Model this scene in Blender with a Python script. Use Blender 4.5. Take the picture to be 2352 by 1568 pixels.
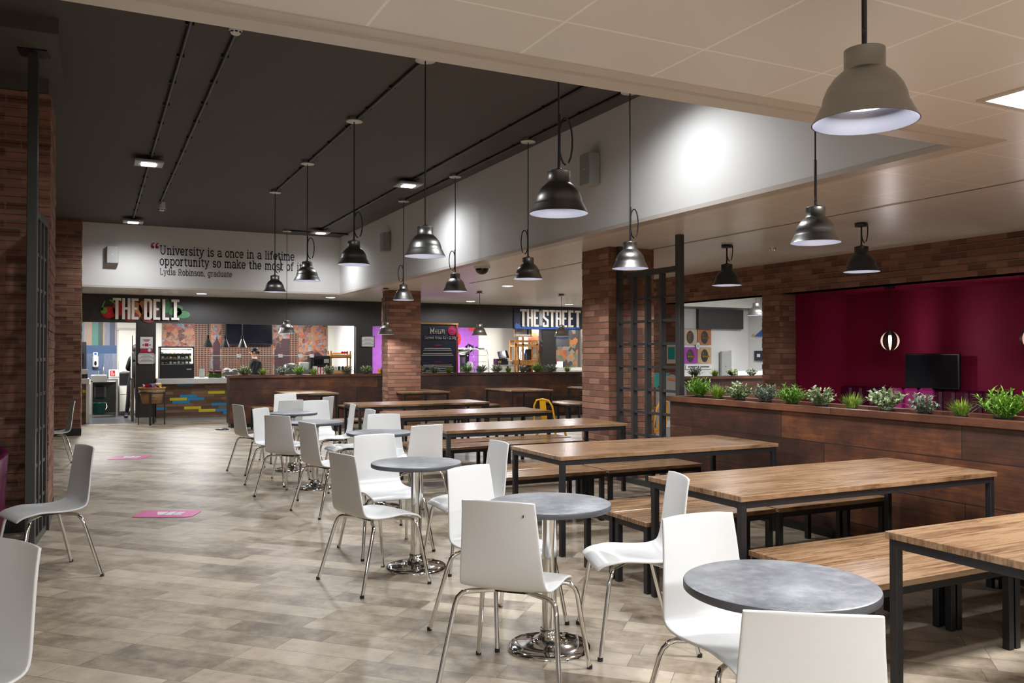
import bpy, math, random
from mathutils import Vector, Matrix
PI = math.pi
S = bpy.context.scene
COL = S.collection
for o in list(bpy.data.objects):
    bpy.data.objects.remove(o, do_unlink=True)
# ------------------------------------------------------------------ camera
cam_d = bpy.data.cameras.new('camera'); cam = bpy.data.objects.new('camera', cam_d); COL.objects.link(cam)
cam_d.sensor_width = 36; cam_d.lens = 29.656; cam_d.clip_start = .05; cam_d.clip_end = 200
cam.location = (0, 0, 1.5); cam.rotation_euler = (math.radians(90.814), 0, math.radians(-26.35))
S.camera = cam
# ------------------------------------------------------------------ world, exposure
W = bpy.data.worlds.new('world'); S.world = W; W.use_nodes = True
W.node_tree.nodes['Background'].inputs[0].default_value = (.55, .6, .7, 1)
W.node_tree.nodes['Background'].inputs[1].default_value = .03
S.view_settings.view_transform = 'Standard'; S.view_settings.look = 'None'
S.view_settings.gamma = 1; S.view_settings.use_curve_mapping = False
S.view_settings.exposure = 0.42
S.cycles.use_denoising = True
S.cycles.max_bounces = 7; S.cycles.diffuse_bounces = 4; S.cycles.glossy_bounces = 4
S.cycles.transmission_bounces = 4; S.cycles.transparent_max_bounces = 8
S.cycles.sample_clamp_indirect = 4; S.cycles.caustics_reflective = False; S.cycles.caustics_refractive = False
COOL = (.95, .97, 1.0); WARM = (1.0, .9, .76)
P_PENDANT, P_SPOT, P_PANEL, P_DOWN, P_KITCHEN = 17, 150, 88, 75, 72

# ------------------------------------------------------------------ heights of the place
ZS, ZD = 2.77, 3.96            # white soffit, dark upper ceiling
XW, YN, YQ, YF = 4.66, 3.36, 17.65, 20.0   # opening in the soffit, shop fronts

# ------------------------------------------------------------------ node helpers
class NT:
    def __init__(s, name):
        s.mat = bpy.data.materials.new(name); s.mat.use_nodes = True
        s.t = s.mat.node_tree; s.b = s.t.nodes['Principled BSDF']
    def new(s, typ, **kw):
        n = s.t.nodes.new(typ)
        for k, v in kw.items(): setattr(n, k, v)
        return n
    def put(s, sock, v):
        if isinstance(v, bpy.types.NodeSocket): s.t.links.new(v, sock)
        else:
            if isinstance(v, (tuple, list)) and len(v) == 3 and len(sock.default_value) == 4: v = (*v, 1)
            sock.default_value = v
    def m(s, op, a, b=0.0, c=None):
        n = s.new('ShaderNodeMath', operation=op); s.put(n.inputs[0], a); s.put(n.inputs[1], b)
        if c is not None: s.put(n.inputs[2], c)
        return n.outputs[0]
    def xyz(s, v):
        n = s.new('ShaderNodeSeparateXYZ'); s.put(n.inputs[0], v); return n.outputs
    def vec(s, x, y, z=0.0):
        n = s.new('ShaderNodeCombineXYZ')
        for i, v in enumerate((x, y, z)): s.put(n.inputs[i], v)
        return n.outputs[0]
    def coord(s, kind='Object'): return s.new('ShaderNodeTexCoord').outputs[kind]
    def pos(s): return s.new('ShaderNodeNewGeometry').outputs['Position']
    def nrm(s): return s.new('ShaderNodeNewGeometry').outputs['Normal']
    def noise(s, v, scale=5, detail=4, rough=.55):
        n = s.new('ShaderNodeTexNoise'); s.put(n.inputs['Vector'], v); n.inputs['Scale'].default_value = scale
        n.inputs['Detail'].default_value = detail; n.inputs['Roughness'].default_value = rough
        return n.outputs[0]
    def white(s, v):
        n = s.new('ShaderNodeTexWhiteNoise', noise_dimensions='3D'); s.put(n.inputs['Vector'], v); return n.outputs[0]
    def ramp(s, f, stops, const=False):
        n = s.new('ShaderNodeValToRGB'); cr = n.color_ramp
        if const: cr.interpolation = 'CONSTANT'
        while len(cr.elements) < len(stops): cr.elements.new(.5)
        for e, (p, c) in zip(cr.elements, stops): e.position = p; e.color = (*c, 1)
        s.put(n.inputs[0], f); return n.outputs[0]
    def mix(s, f, a, b, blend='MIX'):
        n = s.new('ShaderNodeMix', data_type='RGBA', blend_type=blend)
        s.put(n.inputs[0], f); s.put(n.inputs[6], a); s.put(n.inputs[7], b); return n.outputs[2]
    def bump(s, h, strength=.3, dist=.01):
        n = s.new('ShaderNodeBump'); n.inputs['Strength'].default_value = strength; n.inputs['Distance'].default_value = dist
        s.put(n.inputs['Height'], h); s.put(s.b.inputs['Normal'], n.outputs[0])
    def cells(s, u, v, lu, lv, gap, stag=None):
        """staggered boards: returns (random per board, 1 inside / 0 in the joint, second random)"""
        row = s.m('FLOOR', s.m('DIVIDE', v, lv))
        off = s.m('MULTIPLY', s.white(s.vec(row, 3.3, .7)), lu) if stag is None else s.m('MULTIPLY', s.m('MODULO', s.m('ABSOLUTE', row), 2.0), lu * stag)
        uu = s.m('ADD', u, off)
        c = s.m('FLOOR', s.m('DIVIDE', uu, lu))
        r1 = s.white(s.vec(row, c, 1.7)); r2 = s.white(s.vec(row, c, 9.1))
        du = s.m('ABSOLUTE', s.m('SUBTRACT', s.m('FRACT', s.m('DIVIDE', uu, lu)), .5))
        dv = s.m('ABSOLUTE', s.m('SUBTRACT', s.m('FRACT', s.m('DIVIDE', v, lv)), .5))
        iu = s.m('LESS_THAN', du, .5 - gap / lu / 2); iv = s.m('LESS_THAN', dv, .5 - gap / lv / 2)
        return r1, s.m('MULTIPLY', iu, iv), r2
    def facing_uv(s, p):
        """wall coordinates on faces looking along x or y"""
        x, y, z = s.xyz(p); nx = s.xyz(s.nrm())[0]
        f = s.m('GREATER_THAN', s.m('ABSOLUTE', nx), .6)
        u = s.m('ADD', s.m('MULTIPLY', y, f), s.m('MULTIPLY', x, s.m('SUBTRACT', 1.0, f)))
        return u, z
    def done(s, col=None, rough=None, metal=None):
        if col is not None: s.put(s.b.inputs['Base Color'], col)
        if rough is not None: s.put(s.b.inputs['Roughness'], rough)
        if metal is not None: s.put(s.b.inputs['Metallic'], metal)
        return s.mat
def plain(name, col, rough=.5, metal=0.0, emit=None, var=.08, scale=12):
    n = NT(name)
    f = n.noise(n.coord(), scale, 3)
    c = n.mix(f, tuple(min(1, x * (1 - var)) for x in col), tuple(min(1, x * (1 + var)) for x in col))
    if emit:
        n.put(n.b.inputs['Emission Color'], emit[0]); n.b.inputs['Emission Strength'].default_value = emit[1]
    return n.done(c, rough, metal)

M = {}
# floor: stone-look boards laid on the diagonal
n = NT('floor_boards'); x, y, z = n.xyz(n.pos())
u = n.m('MULTIPLY', n.m('SUBTRACT', x, y), .7071); v = n.m('MULTIPLY', n.m('ADD', x, y), .7071)
r, ins, r2 = n.cells(u, v, .60, .168, .0028)
big = n.noise(n.pos(), 1.6, 4); fine = n.noise(n.vec(n.m('MULTIPLY', u, .5), v), 9, 6, .65); sp = n.noise(n.pos(), 26, 4, .7)
blot = n.noise(n.vec(n.m('ADD', u, n.m('MULTIPLY', r, 7.0)), v, n.m('MULTIPLY', r2, 5.0)), 5.5, 7, .72)
t = n.m('ADD', n.m('MULTIPLY', r, .50), n.m('ADD', n.m('MULTIPLY', n.m('SUBTRACT', blot, .5), 1.25), n.m('MULTIPLY', n.m('SUBTRACT', fine, .5), .7)))
t = n.m('ADD', t, n.m('ADD', .25, n.m('MULTIPLY', n.m('SUBTRACT', big, .5), .5)))
c = n.ramp(t, [(.12, (.150, .112, .075)), (.36, (.285, .224, .158)), (.60, (.41, .335, .245)), (.9, (.52, .435, .33))])
c = n.mix(n.m('MULTIPLY', n.m('GREATER_THAN', sp, .64), .3), c, (.17, .13, .10))
c = n.mix(n.m('SUBTRACT', 1.0, ins), c, (.12, .095, .075))
n.bump(n.m('ADD', ins, n.m('MULTIPLY', fine, .3)), .12, .002)
M['floor'] = n.done(c, n.m('ADD', n.m('MULTIPLY', fine, .18), .30))
M['floor_kitchen'] = plain('kitchen_vinyl', (.075, .08, .095), .35, var=.2, scale=60)
# brick slips
def brick(name, lo, mid, hi, mort, gy=.075):
    n = NT(name); u, v = n.facing_uv(n.pos())
    p = n.pos(); w = n.noise(p, 9, 3)
    u2 = n.m('ADD', u, n.m('MULTIPLY', n.m('SUBTRACT', w, .5), .03))
    v2 = n.m('ADD', v, n.m('MULTIPLY', n.m('SUBTRACT', n.noise(p, 7, 2), .5), .012))
    r, ins, r2 = n.cells(u2, v2, .225, gy, .013, .5)
    f = n.noise(p, 30, 5, .7)
    c = n.ramp(n.m('ADD', n.m('MULTIPLY', r, .7), n.m('MULTIPLY', f, .4)), [(.1, lo), (.5, mid), (.95, hi)])
    c = n.mix(n.m('SUBTRACT', 1.0, ins), c, mort)
    n.bump(n.m('ADD', n.m('MULTIPLY', ins, 1.0), n.m('ADD', n.m('MULTIPLY', f, .7), n.m('MULTIPLY', r2, .5))), .75, .014)
    return n.done(c, .85)
M['brick'] = brick('brick_red', (.10, .040, .027), (.21, .088, .053), (.34, .165, .105), (.20, .135, .098))
# dark stained scaffold boards of the planters
def planks(name, stops, lu, lv, joint, rough=.5, gx=1.0, gy=14.0, z0=0.0):
    n = NT(name); u, v = n.facing_uv(n.pos()); v = n.m('ADD', v, z0)
    r, ins, r2 = n.cells(u, v, lu, lv, .007)
    g = n.noise(n.vec(n.m('MULTIPLY', u, gx), n.m('MULTIPLY', v, gy), r2), 3.2, 6, .65)
    p = n.noise(n.pos(), 2.6, 5, .65)
    c = n.ramp(n.m('ADD', n.m('MULTIPLY', r, .34), n.m('ADD', n.m('MULTIPLY', n.m('SUBTRACT', g, .5), .75), n.m('ADD', .33, n.m('MULTIPLY', n.m('SUBTRACT', p, .5), 1.5)))), stops)
    c = n.mix(n.m('SUBTRACT', 1.0, ins), c, joint)
    n.bump(n.m('ADD', ins, n.m('MULTIPLY', g, .5)), .35, .006)
    return n.done(c, rough)
M['board'] = planks('stained_boards', [(.15, (.022, .0085, .005)), (.42, (.045, .0155, .008)), (.65, (.082, .027, .011)), (.9, (.16, .055, .016))], 1.7, .30, (.010, .005, .004), z0=-.17)
M['rim'] = planks('stained_rim', [(.2, (.055, .019, .010)), (.55, (.10, .036, .018)), (.95, (.19, .072, .032))], 2.2, .5, (.03, .012, .008), .42)
M['soil'] = plain('planter_top', (.10, .085, .085), .9, var=.5, scale=40)
# reclaimed timber counter with painted blocks
n = NT('counter_boards'); u, v = n.facing_uv(n.pos())
r, ins, r2 = n.cells(u, v, .36, .066, .004)
g = n.noise(n.vec(u, n.m('MULTIPLY', v, 16.0), r2), 4, 5)
c = n.ramp(n.m('ADD', n.m('MULTIPLY', r, .6), n.m('MULTIPLY', g, .4)), [(.15, (.07, .036, .022)), (.5, (.15, .08, .047)), (.95, (.26, .155, .095))])
c = n.mix(n.m('GREATER_THAN', r2, .90), c, (.025, .24, .48)); c = n.mix(n.m('LESS_THAN', r2, .09), c, (.62, .52, .02))
c = n.mix(n.m('SUBTRACT', 1.0, ins), c, (.03, .02, .014)); n.bump(n.m('ADD', r, ins), .5, .01)
M['counter'] = n.done(c, .55)
# oak laminate: grain along local x
def oak(name, dark, mid, light, rough):
    n = NT(name); p = n.coord()
    info = n.new('ShaderNodeObjectInfo').outputs['Random']
    x, y, z = n.xyz(p)
    v = n.vec(n.m('MULTIPLY', x, 1.1), n.m('MULTIPLY', y, 21.0), n.m('ADD', n.m('MULTIPLY', z, 6.0), n.m('MULTIPLY', info, 31.0)))
    w = n.noise(n.vec(n.m('MULTIPLY', x, 1.1), n.m('MULTIPLY', y, 3.0), n.m('MULTIPLY', info, 17.0)), 2.2, 4)
    g = n.noise(v, 2.1, 7, .7); g2 = n.noise(n.vec(n.m('MULTIPLY', x, 5.0), n.m('MULTIPLY', y, 48.0), info), 3.0, 3)
    t = n.m('ADD', n.m('MULTIPLY', g, .62), n.m('ADD', n.m('MULTIPLY', g2, .16), n.m('MULTIPLY', w, .26)))
    c = n.ramp(t, [(.42, dark), (.49, mid), (.57, light)])
    return n.done(c, n.m('ADD', n.m('MULTIPLY', g, .15), rough))
M['oak'] = oak('oak_laminate', (.105, .052, .024), (.205, .115, .058), (.30, .182, .102), .16)
M['pine'] = oak('honey_wood', (.30, .13, .03), (.50, .235, .06), (.62, .33, .10), .4)
# mottled grey table top
n = NT('grey_laminate'); f = n.noise(n.coord(), 9, 6, .75); f2 = n.noise(n.coord(), 26, 4)
M['greytop'] = n.done(n.ramp(n.m('ADD', n.m('MULTIPLY', f, .7), n.m('MULTIPLY', f2, .3)), [(.36, (.085, .09, .10)), (.50, (.145, .15, .165)), (.62, (.215, .22, .235))]), .4)
M['greyedge'] = plain('table_edge', (.085, .087, .095), .4)
M['white_shell'] = plain('white_chair_shell', (.68, .68, .67), .28, var=.015)
M['chrome'] = plain('chrome', (.80, .80, .79), .07, 1.0, var=.02)
M['black_steel'] = plain('black_steel', (.011, .011, .013), .42, .0, var=.2)
M['grey_steel'] = plain('charcoal_steel', (.045, .045, .043), .38, .15, var=.15)
n = NT('brushed_steel'); x, y, z = n.xyz(n.coord())
f = n.noise(n.vec(n.m('MULTIPLY', x, .3), n.m('MULTIPLY', y, .3), n.m('MULTIPLY', z, 60.0)), 9, 3)
n.b.inputs['Anisotropic'].default_value = .6
M['brushed'] = n.done(n.mix(f, (.25, .242, .23), (.37, .36, .342)), .34, 1.0)
M['shade_in'] = plain('polished_reflector', (.22, .22, .26), .3, .9, var=.03)
M['lamp_black'] = plain('black_lamp_enamel', (.016, .017, .020), .3)
M['cable'] = plain('black_cable', (.012, .012, .014), .55)
M['led'] = plain('led_cool', (.9, .9, .95), .5, emit=((.80, .88, 1.0), 9.0), var=0)
M['led_bulb'] = plain('led_bulb_cool', (.9, .9, .95), .5, emit=((.85, .91, 1.0), 7.0), var=0)
M['led_panel'] = plain('led_panel_cool', (.9, .9, .95), .5, emit=((.80, .88, 1.0), 5.0), var=0)
M['ceil_dark'] = plain('dark_ceiling_paint', (.078, .070, .064), .75, var=.05, scale=2)
M['fascia'] = plain('charcoal_paint', (.040, .038, .037), .6, var=.06)
M['wall_white'] = plain('white_wall_paint', (.74, .735, .72), .6, var=.015, scale=2)
M['wall_cream'] = plain('cream_wall_paint', (.68, .67, .60), .6, var=.02, scale=2)
M['trimwhite'] = plain('white_trim', (.60, .55, .50), .35, var=.02)
n = NT('metal_ceiling_tiles'); x, y, z = n.xyz(n.pos())
T = .67
u = n.m('ABSOLUTE', n.m('SUBTRACT', n.m('FRACT', n.m('DIVIDE', n.m('ADD', x, .40 + 6.7), T)), .5))
v = n.m('ABSOLUTE', n.m('SUBTRACT', n.m('FRACT', n.m('DIVIDE', n.m('ADD', y, .56 + 6.7), T)), .5))
j = n.m('GREATER_THAN', n.m('MAXIMUM', u, v), .5 - .009)
n.bump(n.m('SUBTRACT', 1.0, j), .3, .004)
M['tiles'] = n.done(n.mix(j, (.80, .78, .745), (.98, .97, .96)), .3)
M['plastic_white'] = plain('white_plastic', (.72, .72, .70), .4, var=.02)
M['plastic_grey'] = plain('grey_plastic', (.40, .40, .38), .45, var=.02)
M['plastic_black'] = plain('black_plastic', (.012, .012, .014), .35)
M['screen'] = plain('dark_screen', (.006, .007, .012), .12)
M['maroon'] = plain('maroon_paint', (.27, .002, .045), .7, var=.05)
M['plum'] = plain('plum_upholstery', (.085, .003, .032), .38, var=.08)
M['magenta'] = plain('magenta_upholstery', (.42, .02, .20), .38, var=.05)
M['pink'] = plain('pink_vinyl', (.66, .09, .33), .4, var=.03)
M['paper'] = plain('white_paper', (.78, .78, .76), .6, var=.02)
M['navy'] = plain('navy_print', (.018, .022, .05), .6, var=0)
M['greyink'] = plain('grey_print', (.16, .16, .19), .6, var=0)
M['redprint'] = plain('crimson_print', (.45, .012, .06), .6, var=0)
M['yellow'] = plain('yellow_enamel', (.85, .42, .01), .32, var=.03)
M['teal'] = plain('teal_plastic', (.02, .42, .38), .4)
M['green_dk'] = plain('dark_green_plastic', (.01, .12, .085), .35)
M['red'] = plain('red_paint', (.55, .02, .02), .35)
M['blue'] = plain('blue_paint', (.03, .12, .45), .4)
M['orange'] = plain('orange_paint', (.75, .22, .04), .5)
M['skin'] = plain('skin', (.52, .28, .18), .5, var=.05)
M['hair'] = plain('black_hair', (.02, .015, .012), .6)
M['uniform'] = plain('black_uniform', (.009, .009, .012), .95)
M['steel'] = plain('stainless_steel', (.55, .55, .54), .25, .9, var=.05)
M['purple_wall'] = plain('purple_mural', (.30, .075, .42), .6, var=.25, scale=7)
M['warm_light'] = plain('warm_led', (.9, .9, .9), .5, emit=((1, .93, .82), 6.0), var=0)
M['letter'] = plain('cream_letter', (.86, .81, .74), .5, var=.02)
# wicker
n = NT('wicker'); x, y, z = n.xyz(n.coord()); w = n.m('SINE', n.m('MULTIPLY', z, 240.0)); f = n.noise(n.coord(), 40, 3)
n.bump(w, .6, .006); M['veneer'] = plain('pale_veneer', (.045, .022, .018), .5, var=.1); M['veneer_edge'] = plain('veneer_edge', (.42, .34, .24), .5, var=.05); M['silhouette'] = plain('print_silhouette', (.032, .007, .012), .6, var=.2)
M['speaker'] = plain('speaker_grey', (.33, .33, .32), .5, var=.02); M['speaker_lit'] = plain('speaker_grey_lit', (.42, .42, .40), .5, var=.02)  # second tone is a lit copy of the speaker grey, light painted in
M['wicker'] = n.done(n.ramp(n.m('ADD', n.m('MULTIPLY', w, .25), f), [(.3, (.24, .12, .045)), (.7, (.55, .34, .15))]), .7)
# glass
n = NT('clear_glass'); tr = n.new('ShaderNodeBsdfTransparent'); tr.inputs[0].default_value = (.94, .96, .96, 1); gl = n.new('ShaderNodeBsdfGlossy'); gl.inputs['Roughness'].default_value = .03
fr = n.new('ShaderNodeFresnel'); fr.inputs[0].default_value = 1.4; mx = n.new('ShaderNodeMixShader'); n.put(mx.inputs[0], fr.outputs[0]); n.put(mx.inputs[1], tr.outputs[0]); n.put(mx.inputs[2], gl.outputs[0])
n.put(n.t.nodes['Material Output'].inputs[0], mx.outputs[0]); M['glass'] = n.mat
# murals
n = NT('city_mural'); x, y, z = n.xyz(n.pos()); p = n.pos()
vn = n.new('ShaderNodeTexVoronoi', feature='F1'); n.put(vn.inputs['Vector'], n.vec(n.m('MULTIPLY', x, 1.0), z)); vn.inputs['Scale'].default_value = 9
k = n.noise(p, 14, 5, .7)
c = n.ramp(n.m('ADD', n.m('MULTIPLY', n.xyz(vn.outputs['Color'])[0], .5), n.m('MULTIPLY', k, .55)), [(.25, (.03, .011, .017)), (.38, (.15, .065, .045)), (.48, (.27, .16, .115)), (.57, (.34, .125, .045)), (.65, (.26, .035, .03)), (.72, (.10, .18, .22)), (.82, (.36, .28, .23))])
M['mural'] = n.done(c, .6)
n = NT('tower_print'); x, y, z = n.xyz(n.pos())
r, ins, r2 = n.cells(x, z, .075, .05, .02, 0.0)
M['tower'] = n.done(n.mix(ins, (.19, .095, .055), (.018, .007, .009)), .6)
n = NT('stripe_mural'); x, y, z = n.xyz(n.pos())
xs = n.m('DIVIDE', n.m('ADD', x, .35), .95)
hi = n.ramp(xs, [(0, (.20, .30, .36)), (.13, (.52, .36, .28)), (.27, (.58, .36, .17)), (.31, (.07, .30, .24)), (.46, (.035, .075, .055)), (.57, (.54, .35, .17)), (.61, (.26, .28, .36)), (.73, (.07, .09, .15)), (.85, (.42, .36, .42))], True)
lo = n.ramp(xs, [(0, (.04, .10, .24)), (.2, (.16, .22, .36)), (.45, (.10, .17, .30)), (.6, (.22, .26, .38)), (.8, (.30, .32, .42))], True)
c = n.mix(n.m('GREATER_THAN', z, 1.68), lo, hi); c = n.mix(n.m('MULTIPLY', n.m('GREATER_THAN', z, 1.50), n.m('LESS_THAN', z, 1.70)), c, (.03, .10, .26))
c = n.mix(n.m('MULTIPLY', n.noise(n.vec(n.m('MULTIPLY', x, 38.0), n.m('MULTIPLY', z, 2.0)), 3, 4), .8), c, (.05, .06, .09)); M['stripe'] = n.done(c, .5)
n = NT('floral_mural'); vn = n.new('ShaderNodeTexVoronoi', feature='F1'); n.put(vn.inputs['Vector'], n.pos()); vn.inputs['Scale'].default_value = 8
c = n.ramp(n.xyz(vn.outputs['Color'])[0], [(0, (.10, .09, .10)), (.3, (.30, .28, .24)), (.5, (.70, .25, .10)), (.65, (.22, .26, .20)), (.8, (.45, .40, .33)), (.93, (.60, .15, .10))], True)
M['floral'] = n.done(c, .6)
# foliage
def leafmat(name, a, b, c2):
    n = NT(name); f = n.noise(n.coord(), 45, 2); z = n.xyz(n.coord())[2]
    return n.done(n.ramp(f, [(.3, a), (.5, b), (.7, c2)]), .5)
M['leaf_grass'] = leafmat('grass_blades', (.07, .16, .012), (.22, .34, .03), (.40, .46, .08))
M['leaf_pale'] = leafmat('variegated_leaves', (.10, .17, .07), (.28, .37, .19), (.66, .66, .38))
M['leaf_green'] = leafmat('bright_leaves', (.06, .17, .015), (.18, .38, .04), (.33, .54, .09))
M['leaf_sage'] = leafmat('sage_leaves', (.11, .15, .10), (.24, .29, .21), (.42, .46, .34))

# ------------------------------------------------------------------ mesh builder
class MB:
    def __init__(s): s.v = []; s.f = []; s.mi = []; s.sm = []; s.mtx = None
    def add(s, verts, faces, mi=0, smooth=False):
        b = len(s.v)
        for p in verts:
            p = Vector(p)
            s.v.append(tuple(s.mtx @ p) if s.mtx is not None else tuple(p))
        for f in faces: s.f.append(tuple(i + b for i in f)); s.mi.append(mi); s.sm.append(smooth)
        return s
    def box(s, x0, x1, y0, y1, z0, z1, mi=0):
        return s.add([(x0, y0, z0), (x1, y0, z0), (x1, y1, z0), (x0, y1, z0), (x0, y0, z1), (x1, y0, z1), (x1, y1, z1), (x0, y1, z1)],
                     [(0, 3, 2, 1), (4, 5, 6, 7), (0, 1, 5, 4), (1, 2, 6, 5), (2, 3, 7, 6), (3, 0, 4, 7)], mi)
    def bbox(s, x0, x1, y0, y1, z0, z1, b=.01, mi=0):
        """box with chamfered edges"""
        vs = []; ix = {}
        for sx in (0, 1):
            for sy in (0, 1):
                for sz in (0, 1):
                    X, Y, Z = (x0, x1)[sx], (y0, y1)[sy], (z0, z1)[sz]
                    dx, dy, dz = (b, -b)[sx], (b, -b)[sy], (b, -b)[sz]
                    for a, p in enumerate(((X, Y + dy, Z + dz), (X + dx, Y, Z + dz), (X + dx, Y + dy, Z))):
                        ix[sx, sy, sz, a] = len(vs); vs.append(p)
        F = []; g = lambda *k: ix[k]
        for s0 in (0, 1):
            q = [g(s0, 0, 0, 0), g(s0, 1, 0, 0), g(s0, 1, 1, 0), g(s0, 0, 1, 0)]; F.append(q if s0 else q[::-1])
            q = [g(0, s0, 0, 1), g(0, s0, 1, 1), g(1, s0, 1, 1), g(1, s0, 0, 1)]; F.append(q if s0 else q[::-1])
            q = [g(0, 0, s0, 2), g(1, 0, s0, 2), g(1, 1, s0, 2), g(0, 1, s0, 2)]; F.append(q if s0 else q[::-1])
        for a in (0, 1):
            for c in (0, 1):
                q = [g(a, c, 0, 0), g(a, c, 0, 1), g(a, c, 1, 1), g(a, c, 1, 0)]; F.append(q if (a + c) % 2 else q[::-1])
                q = [g(a, 0, c, 0), g(a, 0, c, 2), g(a, 1, c, 2), g(a, 1, c, 0)]; F.append(q[::-1] if (a + c) % 2 else q)
                q = [g(0, a, c, 1), g(0, a, c, 2), g(1, a, c, 2), g(1, a, c, 1)]; F.append(q if (a + c) % 2 else q[::-1])
                for k in (0, 1):
                    q = [g(a, c, k, 0), g(a, c, k, 1), g(a, c, k, 2)]; F.append(q if (a + c + k) % 2 else q[::-1])
        return s.add(vs, F, mi)
    def lathe(s, prof, n=24, mi=0, cx=0, cy=0, smooth=True, cap0=False, cap1=False):
        vs = []; F = []
        for r, z in prof:
            for i in range(n):
                a = 2 * PI * i / n; vs.append((cx + r * math.cos(a), cy + r * math.sin(a), z))
        for k in range(len(prof) - 1):
            for i in range(n):
                j = (i + 1) % n; F.append((k * n + i, k * n + j, (k + 1) * n + j, (k + 1) * n + i))
        s.add(vs, F, mi, smooth)
        if cap0: s.add(vs[:n], [tuple(range(n))[::-1]], mi)
        if cap1: s.add(vs[-n:], [tuple(range(n))], mi)
        return s
    def cyl(s, cx, cy, z0, z1, r, n=20, mi=0, r1=None):
        return s.lathe([(r, z0), (r if r1 is None else r1, z1)], n, mi, cx, cy, True, True, True)
    def tube(s, pts, r, n=8, mi=0, cap=True):
        pts = [Vector(p) for p in pts]; vs = []; F = []; up = None
        for i, p in enumerate(pts):
            d = (pts[min(i + 1, len(pts) - 1)] - pts[max(i - 1, 0)]).normalized()
            if up is None: up = d.cross(Vector((.3, .9, .2))).normalized()
            up = (up - d * up.dot(d)).normalized(); w = d.cross(up)
            rr = r[i] if isinstance(r, (list, tuple)) else r
            for k in range(n):
                a = 2 * PI * k / n; vs.append(p + (up * math.cos(a) + w * math.sin(a)) * rr)
        for i in range(len(pts) - 1):
            for k in range(n):
                j = (k + 1) % n; F.append((i * n + k, i * n + j, (i + 1) * n + j, (i + 1) * n + k))
        s.add(vs, F, mi, True)
        if cap: s.add(vs[:n], [tuple(range(n))[::-1]], mi); s.add(vs[-n:], [tuple(range(n))], mi)
        return s
    def prism(s, poly, d, axis='z', at=0.0, mi=0):
        """flat polygon (2-D) thickened by d along an axis; axis y = drawing on a wall seen from -y"""
        k = len(poly)
        if axis == 'z': q = [(a, b, at) for a, b in poly] + [(a, b, at + d) for a, b in poly]
        elif axis == 'y': q = [(a, at, b) for a, b in poly] + [(a, at + d, b) for a, b in poly]
        else: q = [(at, a, b) for a, b in poly] + [(at + d, a, b) for a, b in poly]
        F = [tuple(range(k))[::-1], tuple(range(k, 2 * k))] + [(i, (i + 1) % k, (i + 1) % k + k, i + k) for i in range(k)]
        return s.add(q, F, mi)
    def ball(s, c, r, mi=0, n=14, m=9):
        r = (r, r, r) if not isinstance(r, tuple) else r
        vs = [(c[0], c[1], c[2] - r[2])]; F = []
        for j in range(1, m):
            t = -PI / 2 + PI * j / m
            for i in range(n):
                a = 2 * PI * i / n; vs.append((c[0] + r[0] * math.cos(t) * math.cos(a), c[1] + r[1] * math.cos(t) * math.sin(a), c[2] + r[2] * math.sin(t)))
        vs.append((c[0], c[1], c[2] + r[2])); L = len(vs) - 1
        for i in range(n):
            F.append((0, 1 + (i + 1) % n, 1 + i)); F.append((L, L - n + i, L - n + (i + 1) % n))
        for j in range(m - 2):
            for i in range(n):
                a = 1 + j * n; F.append((a + i, a + (i + 1) % n, a + n + (i + 1) % n, a + n + i))
        return s.add(vs, F, mi, True)
    def build(s, name, mats, parent=None, loc=None, rz=0.0, kind=None):
        me = bpy.data.meshes.new(name); me.from_pydata(s.v, [], s.f)
        if not isinstance(mats, (list, tuple)): mats = [mats]
        for m_ in mats: me.materials.append(M[m_] if isinstance(m_, str) else m_)
        me.polygons.foreach_set('material_index', s.mi); me.polygons.foreach_set('use_smooth', s.sm); me.update()
        o = bpy.data.objects.new(name, me); COL.objects.link(o)
        if parent is not None: o.parent = parent
        if loc is not None: o.location = loc
        if rz: o.rotation_euler = (0, 0, rz)
        if kind: o['kind'] = kind
        return o
def tag(o, label, cat, group=None):
    o['label'] = label; o['category'] = cat
    if group: o['group'] = group
    return o
def thing(name, label, cat, loc=(0, 0, 0), rz=0.0, group=None):
    o = bpy.data.objects.new(name, None); COL.objects.link(o); o.location = loc; o.rotation_euler = (0, 0, rz)
    o.empty_display_size = .1
    return tag(o, label, cat, group)
KIDS = {}
def children(o): return [c for c in COL.objects if c.parent is o]
def dup(root, loc, rz=0.0, label=None, scale=None):
    if root not in KIDS: KIDS[root] = [(c, children(c)) for c in children(root)]
    r = root.copy(); COL.objects.link(r); r.location = loc; r.rotation_euler = (0, 0, rz)
    if label: r['label'] = label
    if scale: r.scale = (scale,) * 3 if not isinstance(scale, tuple) else scale
    for c, g in KIDS[root]:
        d = c.copy(); COL.objects.link(d); d.parent = r
        for e in g:
            h = e.copy(); COL.objects.link(h); h.parent = d
    return r
def light(kind, name, loc, energy, col, parent=None, rot=(0, 0, 0), size=.2, spot=None, blend=.5, shape='DISK', sy=None):
    d = bpy.data.lights.new(name, kind); d.energy = energy; d.color = col
    if kind == 'AREA':
        d.shape = shape; d.size = size
        if sy: d.size_y = sy
    elif kind == 'SPOT': d.spot_size = spot; d.spot_blend = blend; d.shadow_soft_size = size
    else: d.shadow_soft_size = size
    o = bpy.data.objects.new(name, d); COL.objects.link(o); o.location = loc; o.rotation_euler = rot
    if parent: o.parent = parent
    return o
def rrect(x0, x1, y0, y1, r, n=4):
    q = []
    for cx, cy, a0 in ((x1 - r, y1 - r, 0), (x0 + r, y1 - r, PI / 2), (x0 + r, y0 + r, PI), (x1 - r, y0 + r, 3 * PI / 2)):
        for i in range(n + 1): a = a0 + PI / 2 * i / n; q.append((cx + r * math.cos(a), cy + r * math.sin(a)))
    return q
def struct(name, mb, mat): return mb.build(name, mat, kind='structure')
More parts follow.
